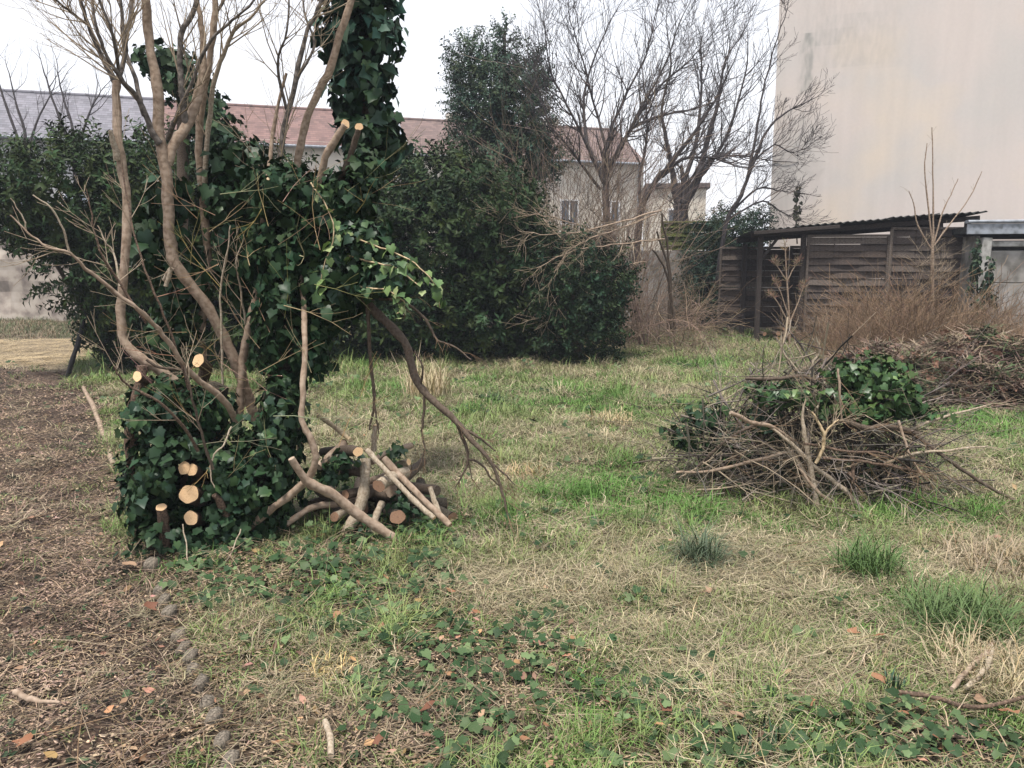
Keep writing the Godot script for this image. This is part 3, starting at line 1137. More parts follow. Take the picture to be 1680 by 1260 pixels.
func make_far_trees() -> void:
	# vase-shaped dark tree left of the gap
	var d := 17.5
	var f := on_ground(at(1000, 438, d))
	bare_tree("large dark bare tree with a fan of upright limbs behind the thicket", f, [
		[[1005, 560, d, 6.12], [1000, 430, d, 5.78], [995, 330, d, 5.44], [992, 285, d, 4.76]],
		[[992, 300, d, 4.08], [965, 240, d, 3.06], [958, 160, d + .3, 2.04], [985, 70, d + .4, 1.09], [1010, 20, d + .4, 0.68]],
		[[995, 290, d, 4.08], [1020, 235, d - .2, 3.06], [1045, 205, d - .3, 2.72], [1085, 190, d - .4, 2.04], [1140, 178, d - .5, 1.22]],
		[[990, 290, d, 3.4], [1000, 220, d + .4, 2.72], [1030, 150, d + .6, 2.04], [1060, 90, d + .7, 1.36], [1075, 25, d + .8, 0.68]],
		[[990, 300, d, 3.4], [940, 190, d - .3, 2.04], [905, 120, d - .4, 1.36], [895, 60, d - .5, 0.68]],
		[[1000, 280, d, 3.4], [1050, 180, d, 2.18], [1090, 110, d, 1.5], [1110, 50, d, 0.82]],
		[[985, 310, d, 2.72], [940, 250, d - .6, 1.9], [900, 200, d - .9, 1.36], [880, 130, d - 1, 0.75]],
		[[1000, 270, d, 2.72], [975, 170, d + .5, 1.77], [950, 80, d + .6, 1.22], [935, 30, d + .6, 0.68]],
		[[1020, 235, d, 2.72], [1075, 150, d - .3, 1.77], [1130, 100, d - .4, 1.09], [1165, 60, d - .4, 0.61]]], 22, 1.25, 2, M.bark_far)
	d = 21.5
	f = on_ground(at(1116, 438, d))
	bare_tree("forked bare tree rising behind the mossy fence panel", f, [
		[[1114, 470, d, 13.6], [1115, 400, d, 12.92], [1116, 350, d, 12.24], [1118, 335, d, 10.2]],
		[[1118, 345, d, 8.16], [1145, 290, d, 5.78], [1160, 235, d, 4.08], [1178, 165, d, 2.72], [1190, 100, d, 1.36], [1215, 60, d, 0.68]],
		[[1114, 345, d, 6.8], [1106, 300, d, 4.76], [1098, 250, d, 3.4], [1085, 180, d, 2.31], [1100, 110, d, 1.36], [1095, 60, d, 0.68]],
		[[1140, 300, d, 4.08], [1175, 255, d, 3.06], [1205, 190, d, 2.04], [1225, 110, d, 1.09]],
		[[1112, 330, d, 4.08], [1140, 240, d + .4, 3.06], [1150, 160, d + .5, 2.04], [1150, 90, d + .5, 1.02]],
		[[1130, 310, d, 3.4], [1165, 262, d - .3, 2.72], [1210, 255, d - .4, 1.63], [1255, 262, d - .5, 0.95]]], 22, 1.35, 2, M.bark_far)
	d = 18.6
	f = on_ground(at(1055, 438, d))
	bare_tree("leaning bare tree with a long limb sweeping right", f, [
		[[1040, 450, d, 6.12], [1052, 348, d, 5.44], [1070, 305, d, 4.76], [1100, 268, d, 3.74], [1140, 215, d, 2.72], [1172, 165, d, 1.77], [1200, 110, d, 0.95]],
		[[1085, 290, d, 3.4], [1120, 262, d, 2.72], [1165, 258, d, 2.04], [1205, 272, d, 1.22]],
		[[1052, 350, d, 2.72], [1050, 290, d, 2.31], [1062, 220, d, 1.63], [1058, 150, d, 0.95]]], 22, 1.2, 2, M.bark_far)
	d = 19.2
	f = on_ground(at(1188, 438, d))
	bare_tree("slender bare tree whose twigs cross the beige gable", f, [
		[[1175, 470, d, 4.08], [1190, 370, d, 3.74], [1215, 320, d, 3.4], [1235, 270, d, 2.72], [1258, 215, d, 2.04], [1290, 185, d, 1.36], [1332, 163, d, 0.68]],
		[[1225, 295, d, 2.72], [1240, 220, d, 2.04], [1252, 150, d, 1.5], [1270, 80, d, 1.09], [1290, 20, d, 0.61]],
		[[1240, 262, d, 1.77], [1270, 238, d, 1.36], [1300, 250, d, 0.95], [1322, 243, d, 0.54]],
		[[1200, 350, d, 2.04], [1240, 310, d, 1.63], [1275, 312, d, 1.09], [1300, 315, d, 0.61]],
		[[1195, 360, d, 2.04], [1250, 330, d, 1.36], [1285, 350, d, 0.95], [1310, 360, d, 0.54]]], 16, 0.8, 2, M.bark_far)
	d = 26.5
	for q in [[25, 0.9, "thin bare sapling in front of the slate grey roof at far left"], [105, 1.2, "twiggy bare tree left of the tallest cut stem, before the grey roof"]]:
		f = on_ground(at(q[0], 438, d))
		var k: float = q[0]
		bare_tree(q[2], f, [
			[[k + 30, 460, d, 5], [k + 25, 330, d, 4], [k + 8, 240, d, 2.6], [k - 20, 160, d, 1.6], [k - 35, 110, d, 0.8]],
			[[k + 20, 290, d, 3], [k + 15, 215, d, 2.4], [k, 165, d, 1.4], [k - 10, 120, d, 0.8]],
			[[k + 18, 250, d, 2.5], [k + 40, 190, d, 1.6], [k + 60, 150, d, 0.8]]], 7, 1.1 * q[1], 1, M.bark_far)

# ------------------------------------------------------------------ hedges and evergreen trees
func make_hedges() -> void:
	var sp := []
	for k in 4: sp.append(sprig(13, 0.30, 0.105, 0.046))
	var small := []
	for k in 3: small.append(sprig(12, 0.26, 0.06, 0.032, 1.2))
	var dark := Color(0.030, 0.053, 0.018)
	# left bush
	var t := thing("evergreen_bush", on_ground(at(250, 438, 12.6)), "large rounded evergreen bush behind the cut stems at left", "bush")
	sprays(t, "crown", [[130, 325, 120, 82, 12.4, 1.2], [50, 345, 46, 48, 12.2, 0.7], [228, 430, 105, 120, 12.6, 1.1], [235, 335, 115, 90, 12.8, 1.2], [182, 505, 44, 85, 12.4, 0.5], [330, 420, 120, 165, 13.0, 1.2], [290, 520, 130, 90, 12.8, 0.9], [420, 380, 90, 120, 13.4, 1.0], [430, 520, 110, 100, 13.2, 0.9], [105, 378, 56, 42, 12.2, 0.6]], 5400, sp, dark, 0.35, 0.45, 0.15)
	for q in [[[[190, 606, 12.5, 7], [200, 540, 12.5, 7], [190, 470, 12.6, 5], [160, 380, 12.5, 3]]], [[[250, 604, 12.7, 8], [245, 520, 12.8, 7], [270, 430, 12.9, 5], [300, 340, 12.9, 3]]], [[[350, 600, 12.9, 8], [345, 500, 13.0, 7], [360, 400, 13.1, 4]]], [[[185, 600, 12.3, 5], [150, 530, 12.2, 4], [90, 430, 12.2, 3], [50, 370, 12.2, 2]]]]:
		stem(t, "stem", q[0], M.bark_dark, 7)
	# central hedge
	t = thing("evergreen_hedge", on_ground(at(720, 438, 14.0)), "tall dense evergreen hedge bush in the middle behind the lawn", "bush")
	sprays(t, "crown", [[700, 420, 105, 140, 14.0, 1.2], [765, 360, 95, 95, 14.2, 1.2], [650, 370, 70, 90, 14.2, 1.0], [820, 425, 75, 120, 14.2, 1.1], [700, 525, 110, 68, 13.9, 0.9], [780, 530, 100, 62, 13.9, 0.9], [860, 490, 70, 90, 14.1, 0.9], [570, 450, 80, 130, 14.2, 1.0], [730, 300, 60, 45, 14.2, 0.8], [590, 545, 90, 52, 13.8, 0.8]], 5200, sp, Color(0.025, 0.046, 0.017), 0.45, 0.45, 0.2)
	for x in [600, 680, 750, 830]:
		stem(t, "stem", [[x, 590, 14.1, 7], [x + 8, 520, 14.2, 6], [x - 5, 430, 14.2, 4], [x + 6, 340, 14.2, 2]], M.bark_dark, 7)
	# ivy-covered lump right of it
	t = thing("ivy_bush", on_ground(at(945, 438, 13.4)), "dark ivy-covered lump at the right end of the hedge", "bush")
	sprays(t, "crown", [[945, 505, 62, 72, 13.4, 0.7], [930, 450, 50, 60, 13.6, 0.6], [985, 470, 45, 60, 13.8, 0.6], [950, 560, 68, 30, 13.4, 0.6]], 1500, small, Color(0.020, 0.040, 0.019), 0.35, 0.5, 0.0, 1.15)
	stem(t, "stem", [[948, 592, 13.5, 8], [945, 520, 13.5, 7], [940, 430, 13.6, 4]], M.bark_dark, 7)
	# tall evergreen behind
	t = thing("evergreen_tree", on_ground(at(815, 438, 19.5)), "tall blue-green ivy-clad evergreen tree rising above the hedge", "tree")
	sprays(t, "crown", [[800, 150, 52, 62, 19.5, 0.9], [775, 120, 30, 55, 19.4, 0.6], [850, 190, 52, 80, 19.6, 0.9], [828, 75, 11, 40, 19.5, 0.3], [785, 195, 42, 60, 19.4, 0.8], [835, 260, 66, 60, 19.5, 0.9], [870, 130, 24, 50, 19.6, 0.5], [760, 110, 12, 30, 19.5, 0.3], [890, 260, 40, 50, 19.6, 0.6], [800, 330, 80, 60, 19.5, 0.9]], 4000, small, Color(0.045, 0.078, 0.050), 0.3, 0.75, 0.35, 1.25)
	stem(t, "trunk", [[815, 540, 19.5, 14], [818, 400, 19.5, 12], [822, 260, 19.5, 9], [826, 140, 19.5, 5], [828, 50, 19.5, 2]], M.bark_dark, 8)
	stem(t, "limb", [[818, 330, 19.5, 7], [795, 230, 19.5, 5], [770, 120, 19.5, 2]], M.bark_dark, 6)
	stem(t, "limb", [[820, 320, 19.5, 7], [855, 220, 19.5, 5], [872, 120, 19.5, 2]], M.bark_dark, 6)
	# ivy-clad snag between the cut stems
	t = thing("ivy_clad_tree", on_ground(at(300, 438, 9.5)), "distant trunk topped by a small ball of ivy between the cut stems", "tree")
	stem(t, "trunk", [[290, 640, 9.5, 12], [292, 450, 9.5, 12], [300, 300, 9.5, 11], [300, 190, 9.5, 9], [290, 120, 9.5, 6]], M.bark_dark, 8)
	ivy(t, [[270, 100, 42, 30, 9.5, 0.35], [300, 125, 35, 35, 9.5, 0.3], [330, 170, 40, 30, 9.5, 0.3], [350, 205, 40, 40, 9.5, 0.3], [360, 260, 45, 50, 9.6, 0.35], [240, 92, 20, 14, 9.4, 0.2]], 1500, 0.085, 0.7, Color(0.032, 0.062, 0.030), 0)
	# ivy over the fence beside the shed
	t = thing("ivy_bush", on_ground(at(1170, 438, 20.0)), "glossy ivy bush tumbling over the fence left of the shed", "bush")
	sprays(t, "crown", [[1200, 382, 48, 30, 20.4, 0.5], [1232, 378, 24, 28, 20.5, 0.4], [1160, 425, 30, 55, 20.0, 0.4], [1150, 480, 34, 46, 19.6, 0.4], [1200, 425, 34, 50, 20.4, 0.4]], 1300, small, Color(0.038, 0.066, 0.042), 0.35, 0.5, 0.1, 1.3)
	stem(t, "stem", [[1160, 535, 20.0, 6], [1162, 470, 20.0, 5], [1190, 400, 20.3, 3]], M.bark_dark, 6)
	# tangled brown thicket at the foot of the trees
	t = thing("bramble_thicket", on_ground(at(1020, 438, 15.6)), "tangle of bare brown brambles between hedge and shed", "brambles")
	var b := MB.new()
	for k in 460:
		var px := rr(880, 1160)
		var dd := rr(14.6, 18.5)
		var p := on_ground(at(px, 438, dd))
		var bq := rr(0.35, 1.0)
		b.col = Color(bq, bq * rr(0.85, 0.98), bq * rr(0.8, 1.05))
		grow(b, p + Vector3(0, rr(-0.1, 0.7), 0), (Vector3.UP * 0.7 + rdir()).normalized(), rr(0.6, 1.9) * (1.0 if px < 1090 else 0.7), rr(0.004, 0.011), 1, rr(-0.16, 0.04), 0.24, 5.0, 0.0026)
	part(t, "stems", b, M.twig, true, "stuff")
	# long pale arching canes in front of the hedge
	var canes := [[[[1085, 345, 14.8, 1.61], [1050, 355, 14.0, 1.49], [980, 375, 13.4, 1.24], [900, 385, 13, 0.87], [850, 378, 13, 0.5]]], [[[1075, 352, 14.6, 1.36], [1010, 378, 13.6, 1.24], [960, 395, 13.2, 0.99], [925, 420, 13, 0.74], [900, 470, 12.9, 0.5]]],
		[[[1090, 392, 14.4, 1.24], [1020, 400, 13.4, 1.12], [940, 412, 13, 0.81], [880, 440, 12.8, 0.5]]], [[[1040, 410, 14.0, 1.24], [950, 370, 13.4, 0.99], [880, 352, 13.2, 0.74], [830, 360, 13.1, 0.43]]],
		[[[1060, 430, 14.0, 1.12], [990, 440, 13.4, 0.87], [930, 470, 13, 0.62], [890, 520, 12.9, 0.43]]], [[[1000, 440, 13.6, 1.12], [930, 400, 13.2, 0.87], [860, 330, 13.6, 0.74], [790, 300, 13.6, 0.43]]]]
	t = thing("bare_shrub", on_ground(at(1090, 438, 15.0)), "bare shrub with long pale arching canes reaching over the hedge", "shrub")
	var tw := MB.new()
	for q in canes:
		var pr := stem(t, "cane", q[0], M.bark, 5, 5, 0.015)
		tw.col = Color(1.2, 1.15, 1.1)
		side_twigs(tw, pr, 0.1, 24, 0.6, 1, -0.02, 0.24, 0.0022)
	for k in 3:
		stem(t, "cane", [[1096 + k * 6, 540, 15.0, 2.2], [1100 - k * 3, 450, 14.9, 2], [1086 - k * 8, 350 + k * 30, 14.7, 1.6]], M.bark_dark, 5, 4, 0.02)
	part(t, "twigs", tw, M.twig, true, "stuff")
	t = thing("twiggy_understory", on_ground(at(1000, 438, 16.6)), "thin upright bare saplings crowding before the cream house end", "saplings")
	b = MB.new()
	for k in 95:
		var bq := rr(0.35, 0.9)
		b.col = Color(bq, bq * rr(0.86, 0.98), bq * rr(0.85, 1.1))
		var px := rr(880, 1068)
		grow(b, on_ground(at(px, 438, rr(15.8, 17.4))), (Vector3.UP + rdir() * 0.3).normalized(), rr(2.2, 4.3), rr(0.008, 0.016), 2, 0.02, 0.12, 3.4, 0.003)
	t.set_meta("kind", "stuff")
	part(t, "stems", b, M.twig, true, "stuff")
	# dark leaning prop under the bush
	var pb := MB.new()
	var pp := path([[110, 622, 11.6, 4], [119, 590, 11.6, 4], [131, 552, 11.7, 3.6], [140, 510, 11.8, 3.2]], 3, 0.004)
	pb.tube(pp[0], pp[1], 7)
	solo("prop", pp[0][0], pb, M.iron, "dark leaning prop pole under the left edge of the evergreen bush", "pole")

# ------------------------------------------------------------------ the cut shrub with its ivy
func make_shrub() -> void:
	var base := on_ground(at(340, 438, 4.75))
	var t := thing("cut_shrub", base, "cut-back multi-stemmed shrub with pale bare stems and fresh saw cuts", "shrub")
	var tw := MB.new()
	var S := []
	# A: left tall stem with a knee
	var a := stem(t, "stem", [[330, 690, 4.85, 7.4], [300, 640, 4.8, 8.14], [265, 610, 4.75, 8.51], [232, 588, 4.7, 8.88], [205, 560, 4.7, 8.14], [198, 505, 4.7, 7.77], [207, 410, 4.7, 7.4], [206, 310, 4.75, 7.4], [195, 240, 4.75, 7.03], [191, 180, 4.8, 6.66], [191, 133, 4.8, 6.29]], M.bark, 10)
	S.append(stem(t, "stem", [[191, 140, 4.8, 5.18], [170, 98, 4.8, 4.07], [146, 42, 4.75, 3.33], [130, -5, 4.7, 2.96], [112, -70, 4.7, 2.22]], M.bark_grey, 8))
	S.append(stem(t, "stem", [[192, 140, 4.8, 5.18], [203, 100, 4.85, 4.07], [208, 60, 4.85, 3.7], [217, 0, 4.9, 3.33], [222, -80, 4.9, 2.59]], M.bark_grey, 8))
	S.append(stem(t, "stem", [[145, 40, 4.75, 2.59], [110, 15, 4.6, 2.07], [85, -6, 4.5, 1.63]], M.bark_grey, 6))
	S.append(stem(t, "stem", [[196, 128, 4.82, 2.96], [185, 60, 4.6, 2.22], [160, -10, 4.5, 1.63]], M.bark_grey, 6))
	# stub on A
	var st := stem(t, "stub", [[192, 262, 4.72, 5.92], [187, 238, 4.7, 5.18], [181, 214, 4.68, 2.96]], M.bark_pale, 8)
	# B: the thickest
	stem(t, "stem", [[420, 690, 5.15, 8.88], [395, 615, 5.1, 8.88], [366, 552, 5.05, 8.88], [332, 492, 5.0, 9.25], [292, 440, 4.95, 9.25], [279, 400, 4.95, 9.25], [274, 300, 4.95, 9.25], [262, 225, 4.95, 8.88], [257, 133, 4.95, 7.77], [244, 66, 5.0, 7.03], [239, 0, 5.0, 6.66], [234, -80, 5.0, 5.92]], M.bark, 10)
	# left fork crossing to A
	S.append(stem(t, "stem", [[262, 235, 4.93, 6.66], [248, 212, 4.9, 5.18], [228, 163, 4.85, 4.44], [203, 135, 4.75, 3.7], [175, 90, 4.65, 2.96], [158, 40, 4.6, 2.37], [150, -20, 4.6, 1.92]], M.bark_grey, 8))
	S.append(stem(t, "stem", [[236, 190, 4.88, 3.7], [222, 130, 4.9, 3.26], [205, 80, 4.95, 2.96], [200, 20, 5, 2.52], [190, -40, 5, 1.92]], M.bark_grey, 7))
	# thick right fork from B
	stem(t, "stem", [[275, 270, 4.97, 8.14], [285, 236, 5.0, 8.88], [303, 212, 5.05, 8.51], [318, 180, 5.1, 7.77], [328, 145, 5.15, 7.03], [334, 100, 5.2, 5.18], [330, 40, 5.2, 4.44], [320, -10, 5.2, 3.7]], M.bark, 9)
	S.append(stem(t, "stem", [[306, 205, 5.05, 5.18], [298, 150, 5.0, 4.81], [296, 105, 5.0, 4.44], [298, 52, 5.0, 4.44], [320, 15, 5.0, 4.07], [330, -50, 5, 3.33]], M.bark_grey, 8))
	S.append(stem(t, "stem", [[275, 228, 4.9, 4.44], [290, 190, 4.8, 3.7], [312, 140, 4.75, 3.11], [340, 75, 4.7, 2.66], [372, 40, 4.65, 2.22], [408, 10, 4.6, 1.78], [440, -30, 4.6, 1.33]], M.bark_grey, 7))
	# C pair
	stem(t, "stem", [[333, 600, 5.3, 6.66], [330, 540, 5.3, 6.66], [338, 480, 5.3, 6.66], [340, 420, 5.3, 6.29], [333, 330, 5.3, 5.92], [326, 250, 5.3, 5.92], [330, 180, 5.3, 5.55], [343, 100, 5.3, 5.18], [353, 20, 5.3, 4.81], [352, -60, 5.3, 4.07]], M.bark, 9)
	S.append(stem(t, "stem", [[336, 300, 5.28, 4.44], [343, 205, 5.25, 4.07], [350, 145, 5.2, 3.7], [366, 90, 5.15, 3.26], [385, 50, 5.1, 2.81], [415, 25, 5.0, 2.22], [437, -5, 5.0, 1.78]], M.bark_pale, 7))
	S.append(stem(t, "stem", [[353, 22, 5.3, 2.96], [365, 5, 5.3, 2.52], [378, -40, 5.3, 1.92]], M.bark_grey, 6))
	# H: paler upright at right of the gap
	stem(t, "stem", [[392, 690, 5.0, 6.66], [395, 640, 5.0, 6.66], [399, 590, 5.0, 6.66], [408, 535, 5.0, 5.92], [420, 485, 5.05, 5.55], [427, 430, 5.1, 5.18], [433, 340, 5.1, 4.44], [442, 270, 5.15, 3.7], [450, 200, 5.2, 2.96], [470, 120, 5.2, 2.22]], M.bark, 9)
	# F, G: right uprights
	S.append(stem(t, "stem", [[440, 520, 5.2, 5.18], [448, 400, 5.2, 5.18], [456, 300, 5.2, 4.81], [463, 230, 5.2, 4.81], [480, 155, 5.2, 4.44], [500, 62, 5.2, 3.7], [522, 15, 5.2, 3.33], [545, -50, 5.2, 2.96]], M.bark_grey, 8))
	var g := stem(t, "stem", [[490, 560, 5.3, 7.4], [480, 420, 5.3, 6.66], [486, 300, 5.3, 6.29], [495, 225, 5.3, 6.29], [517, 162, 5.3, 5.92], [543, 110, 5.3, 5.92], [560, 50, 5.3, 5.92], [578, -5, 5.3, 5.55], [592, -70, 5.3, 5.18]], M.bark, 9)
	S.append(stem(t, "stem", [[470, 180, 5.2, 2.52], [455, 110, 5.1, 2.22], [470, 50, 5.0, 1.78], [475, -20, 5.0, 1.48]], M.bark_grey, 6))
	S.append(stem(t, "stem", [[488, 130, 5.2, 2.22], [515, 75, 5.2, 1.92], [500, 20, 5.2, 1.63], [495, -30, 5.2, 1.33]], M.bark_grey, 6))
	# two cut branches at right top
	var k1 := stem(t, "stub", [[520, 330, 4.9, 6.66], [530, 270, 4.85, 6.29], [548, 232, 4.82, 5.92], [566, 205, 4.8, 5.55]], M.bark, 9)
	cut_disc(k1[2], at(566.5, 204, 4.8), at(575, 192, 4.62) - at(566, 204, 4.8), 0.026, M.cut)
	var k2 := stem(t, "stub", [[545, 330, 4.95, 6.66], [562, 290, 4.9, 5.92], [577, 250, 4.85, 5.18], [588, 212, 4.8, 4.44]], M.bark_dark, 9)
	cut_disc(k2[2], at(589, 208, 4.79), at(592, 196, 4.6) - at(589, 208, 4.79), 0.022, M.cut)
	# I: right hanging-looking stem that rises from the base
	stem(t, "stem", [[400, 872, 4.55, 7.4], [440, 840, 4.5, 6.66], [482, 808, 4.48, 6.66], [508, 780, 4.46, 6.66], [518, 748, 4.45, 6.29], [508, 718, 4.45, 5.92], [496, 690, 4.46, 5.18], [497, 630, 4.5, 4.81], [500, 560, 4.62, 4.81], [498, 490, 4.8, 4.44], [486, 430, 5.0, 3.7]], M.bark, 9)
	# low front branches at left, long and arching
	S.append(stem(t, "stem", [[392, 698, 4.65, 5.92], [366, 655, 4.5, 5.18], [318, 618, 4.35, 4.81], [292, 585, 4.25, 4.44], [260, 540, 4.15, 4.07], [226, 507, 4.05, 3.7], [192, 482, 4.0, 3.26], [140, 440, 3.9, 2.81], [115, 416, 3.85, 2.22], [77, 404, 3.8, 1.92], [45, 381, 3.78, 1.63], [17, 353, 3.75, 1.18]], M.bark, 8))
	stem(t, "stem", [[114, 415, 3.85, 1.92], [104, 377, 3.83, 1.63], [84, 342, 3.8, 1.48], [54, 320, 3.78, 1.04]], M.bark_pale, 6)
	stem(t, "stem", [[42, 379, 3.78, 1.33], [39, 360, 3.78, 1.18], [17, 325, 3.76, 0.81]], M.bark_pale, 6)
	S.append(stem(t, "stem", [[345, 640, 4.5, 2.96], [310, 610, 4.4, 2.66], [262, 602, 4.3, 2.52], [240, 590, 4.28, 2.22]], M.bark_dark, 6))
	S.append(stem(t, "stem", [[240, 530, 4.1, 2.59], [190, 455, 4.05, 2.22], [168, 420, 4.0, 1.92], [155, 380, 4, 1.63], [147, 330, 4, 1.18], [139, 308, 4, 0.81]], M.bark_red, 6))
	S.append(stem(t, "stem", [[196, 470, 4.05, 1.78], [188, 420, 4.1, 1.63], [172, 395, 4.1, 1.33], [160, 370, 4.1, 0.89]], M.bark_pale, 6))
	S.append(stem(t, "stem", [[310, 640, 4.3, 2.37], [290, 575, 4.25, 2.07], [262, 500, 4.2, 1.92], [230, 420, 4.2, 1.63], [212, 340, 4.25, 1.33], [199, 262, 4.3, 0.96]], M.bark_red, 6))
	S.append(stem(t, "stem", [[325, 740, 4.3, 2.96], [300, 700, 4.2, 2.81], [260, 660, 4.1, 2.37], [215, 635, 4.05, 1.92], [192, 612, 4.0, 1.48], [188, 600, 4.0, 1.04]], M.bark_red, 6))
	S.append(stem(t, "stem", [[350, 770, 4.3, 2.52], [330, 710, 4.25, 2.22], [312, 640, 4.2, 1.92], [303, 600, 4.2, 1.48]], M.bark_dark, 6))
	S.append(stem(t, "stem", [[365, 650, 4.9, 2.37], [364, 560, 4.9, 2.07], [362, 470, 4.9, 1.78], [372, 420, 4.9, 1.48], [378, 370, 4.9, 1.04]], M.bark_pale, 6))
	S.append(stem(t, "stem", [[405, 540, 5.0, 1.92], [395, 480, 4.95, 1.63], [388, 430, 4.9, 1.33], [400, 390, 4.9, 0.89]], M.bark_pale, 6))
	S.append(stem(t, "stem", [[270, 460, 4.85, 4.44], [281, 440, 4.8, 3.7], [272, 470, 4.8, 3.7]], M.bark_pale, 7))
	# trunks at the base, hidden under ivy, carrying the saw cuts
	stem(t, "trunk", [[345, 905, 4.75, 40], [335, 840, 4.75, 38], [330, 760, 4.8, 34], [340, 680, 4.85, 26], [360, 630, 4.9, 16]], M.bark_rough, 12)
	stem(t, "trunk", [[400, 895, 4.85, 26], [415, 800, 4.9, 24], [440, 700, 4.95, 22], [465, 600, 5.0, 20], [480, 480, 5.1, 18], [490, 380, 5.2, 14]], M.bark_rough, 10)
	var tl := stem(t, "trunk", [[240, 890, 4.65, 14], [222, 780, 4.62, 12], [215, 700, 4.6, 11], [228, 640, 4.6, 10], [234, 600, 4.62, 9]], M.bark_red, 9)
	for q in [[326, 592, 4.85, 9.5, 328, 640, 1.15], [226, 618, 4.5, 7.5, 236, 640, 1.15], [303, 768, 4.42, 9, 305, 790, 1.4], [316, 771, 4.42, 9, 318, 792, 1.25], [311, 811, 4.38, 15.5, 316, 835, 1.1], [314, 850, 4.36, 12, 320, 862, 1.0]]:
		var nrm := Vector3(rr(-0.08, 0.08), 0.42, 1).normalized()
		var ce := at(q[0], q[1], q[2])
		var r: float = q[3] * q[2] / FOCAL
		var b := MB.new()
		var back := at(q[4], q[5], q[2] + 0.3)
		b.tube(PackedVector3Array([back, ce - nrm * 0.14, ce - nrm * 0.05, ce]), PackedFloat32Array([r * 1.1, r * 1.06, r * 1.02, r]), 12)
		var sb := part(t, "stub", b, M.bark_red)
		cut_disc(sb, ce + nrm * (r * 0.16 + 0.003), nrm, r * 0.98, M.cut, q[6])
	var s1 := stem(t, "stub", [[275, 905, 4.35, 9.5], [270, 870, 4.35, 9], [265, 835, 4.33, 8.5]], M.bark_red, 10)
	cut_disc(s1[2], at(264.5, 832, 4.32), Vector3(-0.1, 0.8, 0.6), 0.030, M.cut, 0.9)
	stem(t, "stub", [[375, 850, 4.4, 7], [362, 826, 4.35, 6.5], [352, 812, 4.33, 5]], M.bark_red, 8)
	stem(t, "stub", [[455, 306, 4.8, 5], [447, 298, 4.75, 4.5], [440, 293, 4.72, 3]], M.peeled, 7)
	for q in S:
		tw.col = Color(1.25, 1.15, 1.05)
		var top: bool = q[0][q[0].size() - 1].y > 2.2
		side_twigs(tw, q, 0.1, 10 if top else 5, 0.5 if top else 0.28, 2 if top else 1, 0.16 if top else 0.08, 0.16)
	for k in 60:           # fine dead twigs and shoots among the ivy
		tw.col = Color(rr(0.7, 1.3), rr(0.65, 1.1), rr(0.5, 0.9))
		grow(tw, at(rr(230, 600), rr(300, 800), rr(4.3, 5.0)), (rdir() + Vector3.UP * 0.5).normalized(), rr(0.2, 0.6), rr(0.0015, 0.004), 1, 0.05, 0.25, 3.0, 0.0009)
	part(t, "twigs", tw, M.twig, true, "stuff")
	# ivy
	var dark := Color(0.020, 0.044, 0.019)
	var v := thing("ivy", on_ground(at(320, 438, 4.5)), "dark ivy covering the lower trunks of the cut shrub", "ivy")
	ivy(v, [[330, 872, 95, 40, 4.6, 0.4], [300, 770, 85, 90, 4.65, 0.4], [272, 670, 62, 60, 4.65, 0.32], [430, 770, 66, 90, 4.75, 0.35], [400, 850, 72, 50, 4.65, 0.35], [462, 690, 38, 80, 4.75, 0.25], [240, 800, 34, 80, 4.65, 0.25], [355, 800, 60, 80, 4.55, 0.3], [340, 670, 40, 40, 4.75, 0.25]], 7000, 0.052, 0.5, dark, 300)
	for q in [[[380, 700, 4.4, 1.6], [366, 730, 4.35, 1.5], [352, 745, 4.32, 1.5], [345, 775, 4.3, 1.3], [352, 800, 4.3, 1]], [[300, 860, 4.25, 1.2], [305, 890, 4.2, 1.2], [309, 930, 4.1, 1]], [[395, 868, 4.3, 1.2], [380, 905, 4.2, 1.2], [352, 945, 4.0, 1.1]]]:
		stem(v, "vine", q, M.bark_pale, 5)
	v = thing("ivy", on_ground(at(480, 438, 4.95)), "thick curtain of ivy hanging over the middle stems of the shrub", "ivy")
	ivy(v, [[470, 560, 44, 100, 4.95, 0.26], [485, 440, 70, 95, 5.0, 0.32], [520, 350, 72, 72, 5.0, 0.32], [465, 310, 56, 52, 5.0, 0.28], [565, 330, 52, 52, 4.95, 0.25], [545, 470, 46, 66, 4.9, 0.24], [585, 440, 40, 40, 4.85, 0.22], [630, 455, 46, 34, 4.75, 0.2], [600, 400, 40, 36, 4.8, 0.2], [600, 280, 26, 36, 5.0, 0.2], [440, 420, 36, 70, 5.05, 0.22], [520, 560, 20, 60, 4.9, 0.16]], 5600, 0.055, 0.5, dark, 300)
	v = thing("ivy", on_ground(at(300, 438, 5.3)), "loose ivy climbing between the left and middle pale stems", "ivy")
	ivy(v, [[275, 330, 32, 56, 5.2, 0.2], [300, 460, 46, 90, 5.25, 0.22], [380, 330, 50, 74, 5.35, 0.25], [290, 560, 40, 50, 5.2, 0.2], [400, 260, 40, 40, 5.3, 0.2], [240, 400, 20, 60, 5.1, 0.14], [395, 450, 30, 70, 5.4, 0.18]], 1500, 0.072, 0.6, Color(0.028, 0.058, 0.026), 160)
	v = thing("ivy", on_ground(at(600, 438, 5.7)), "tall column of large-leaved ivy above the two cut branches", "ivy")
	stem(v, "vine", [[490, 760, 5.75, 4], [500, 600, 5.75, 5], [535, 420, 5.75, 6], [592, 250, 5.7, 9], [600, 100, 5.7, 8], [605, -60, 5.7, 7]], M.bark_dark, 8)
	ivy(v, [[607, 62, 42, 56, 5.7, 0.25], [592, 150, 44, 62, 5.7, 0.26], [603, 230, 48, 46, 5.7, 0.26], [590, -30, 54, 56, 5.7, 0.28], [640, 215, 16, 30, 5.65, 0.12], [545, 60, 20, 44, 5.7, 0.14]], 1700, 0.082, 0.6, Color(0.034, 0.070, 0.046), 160)
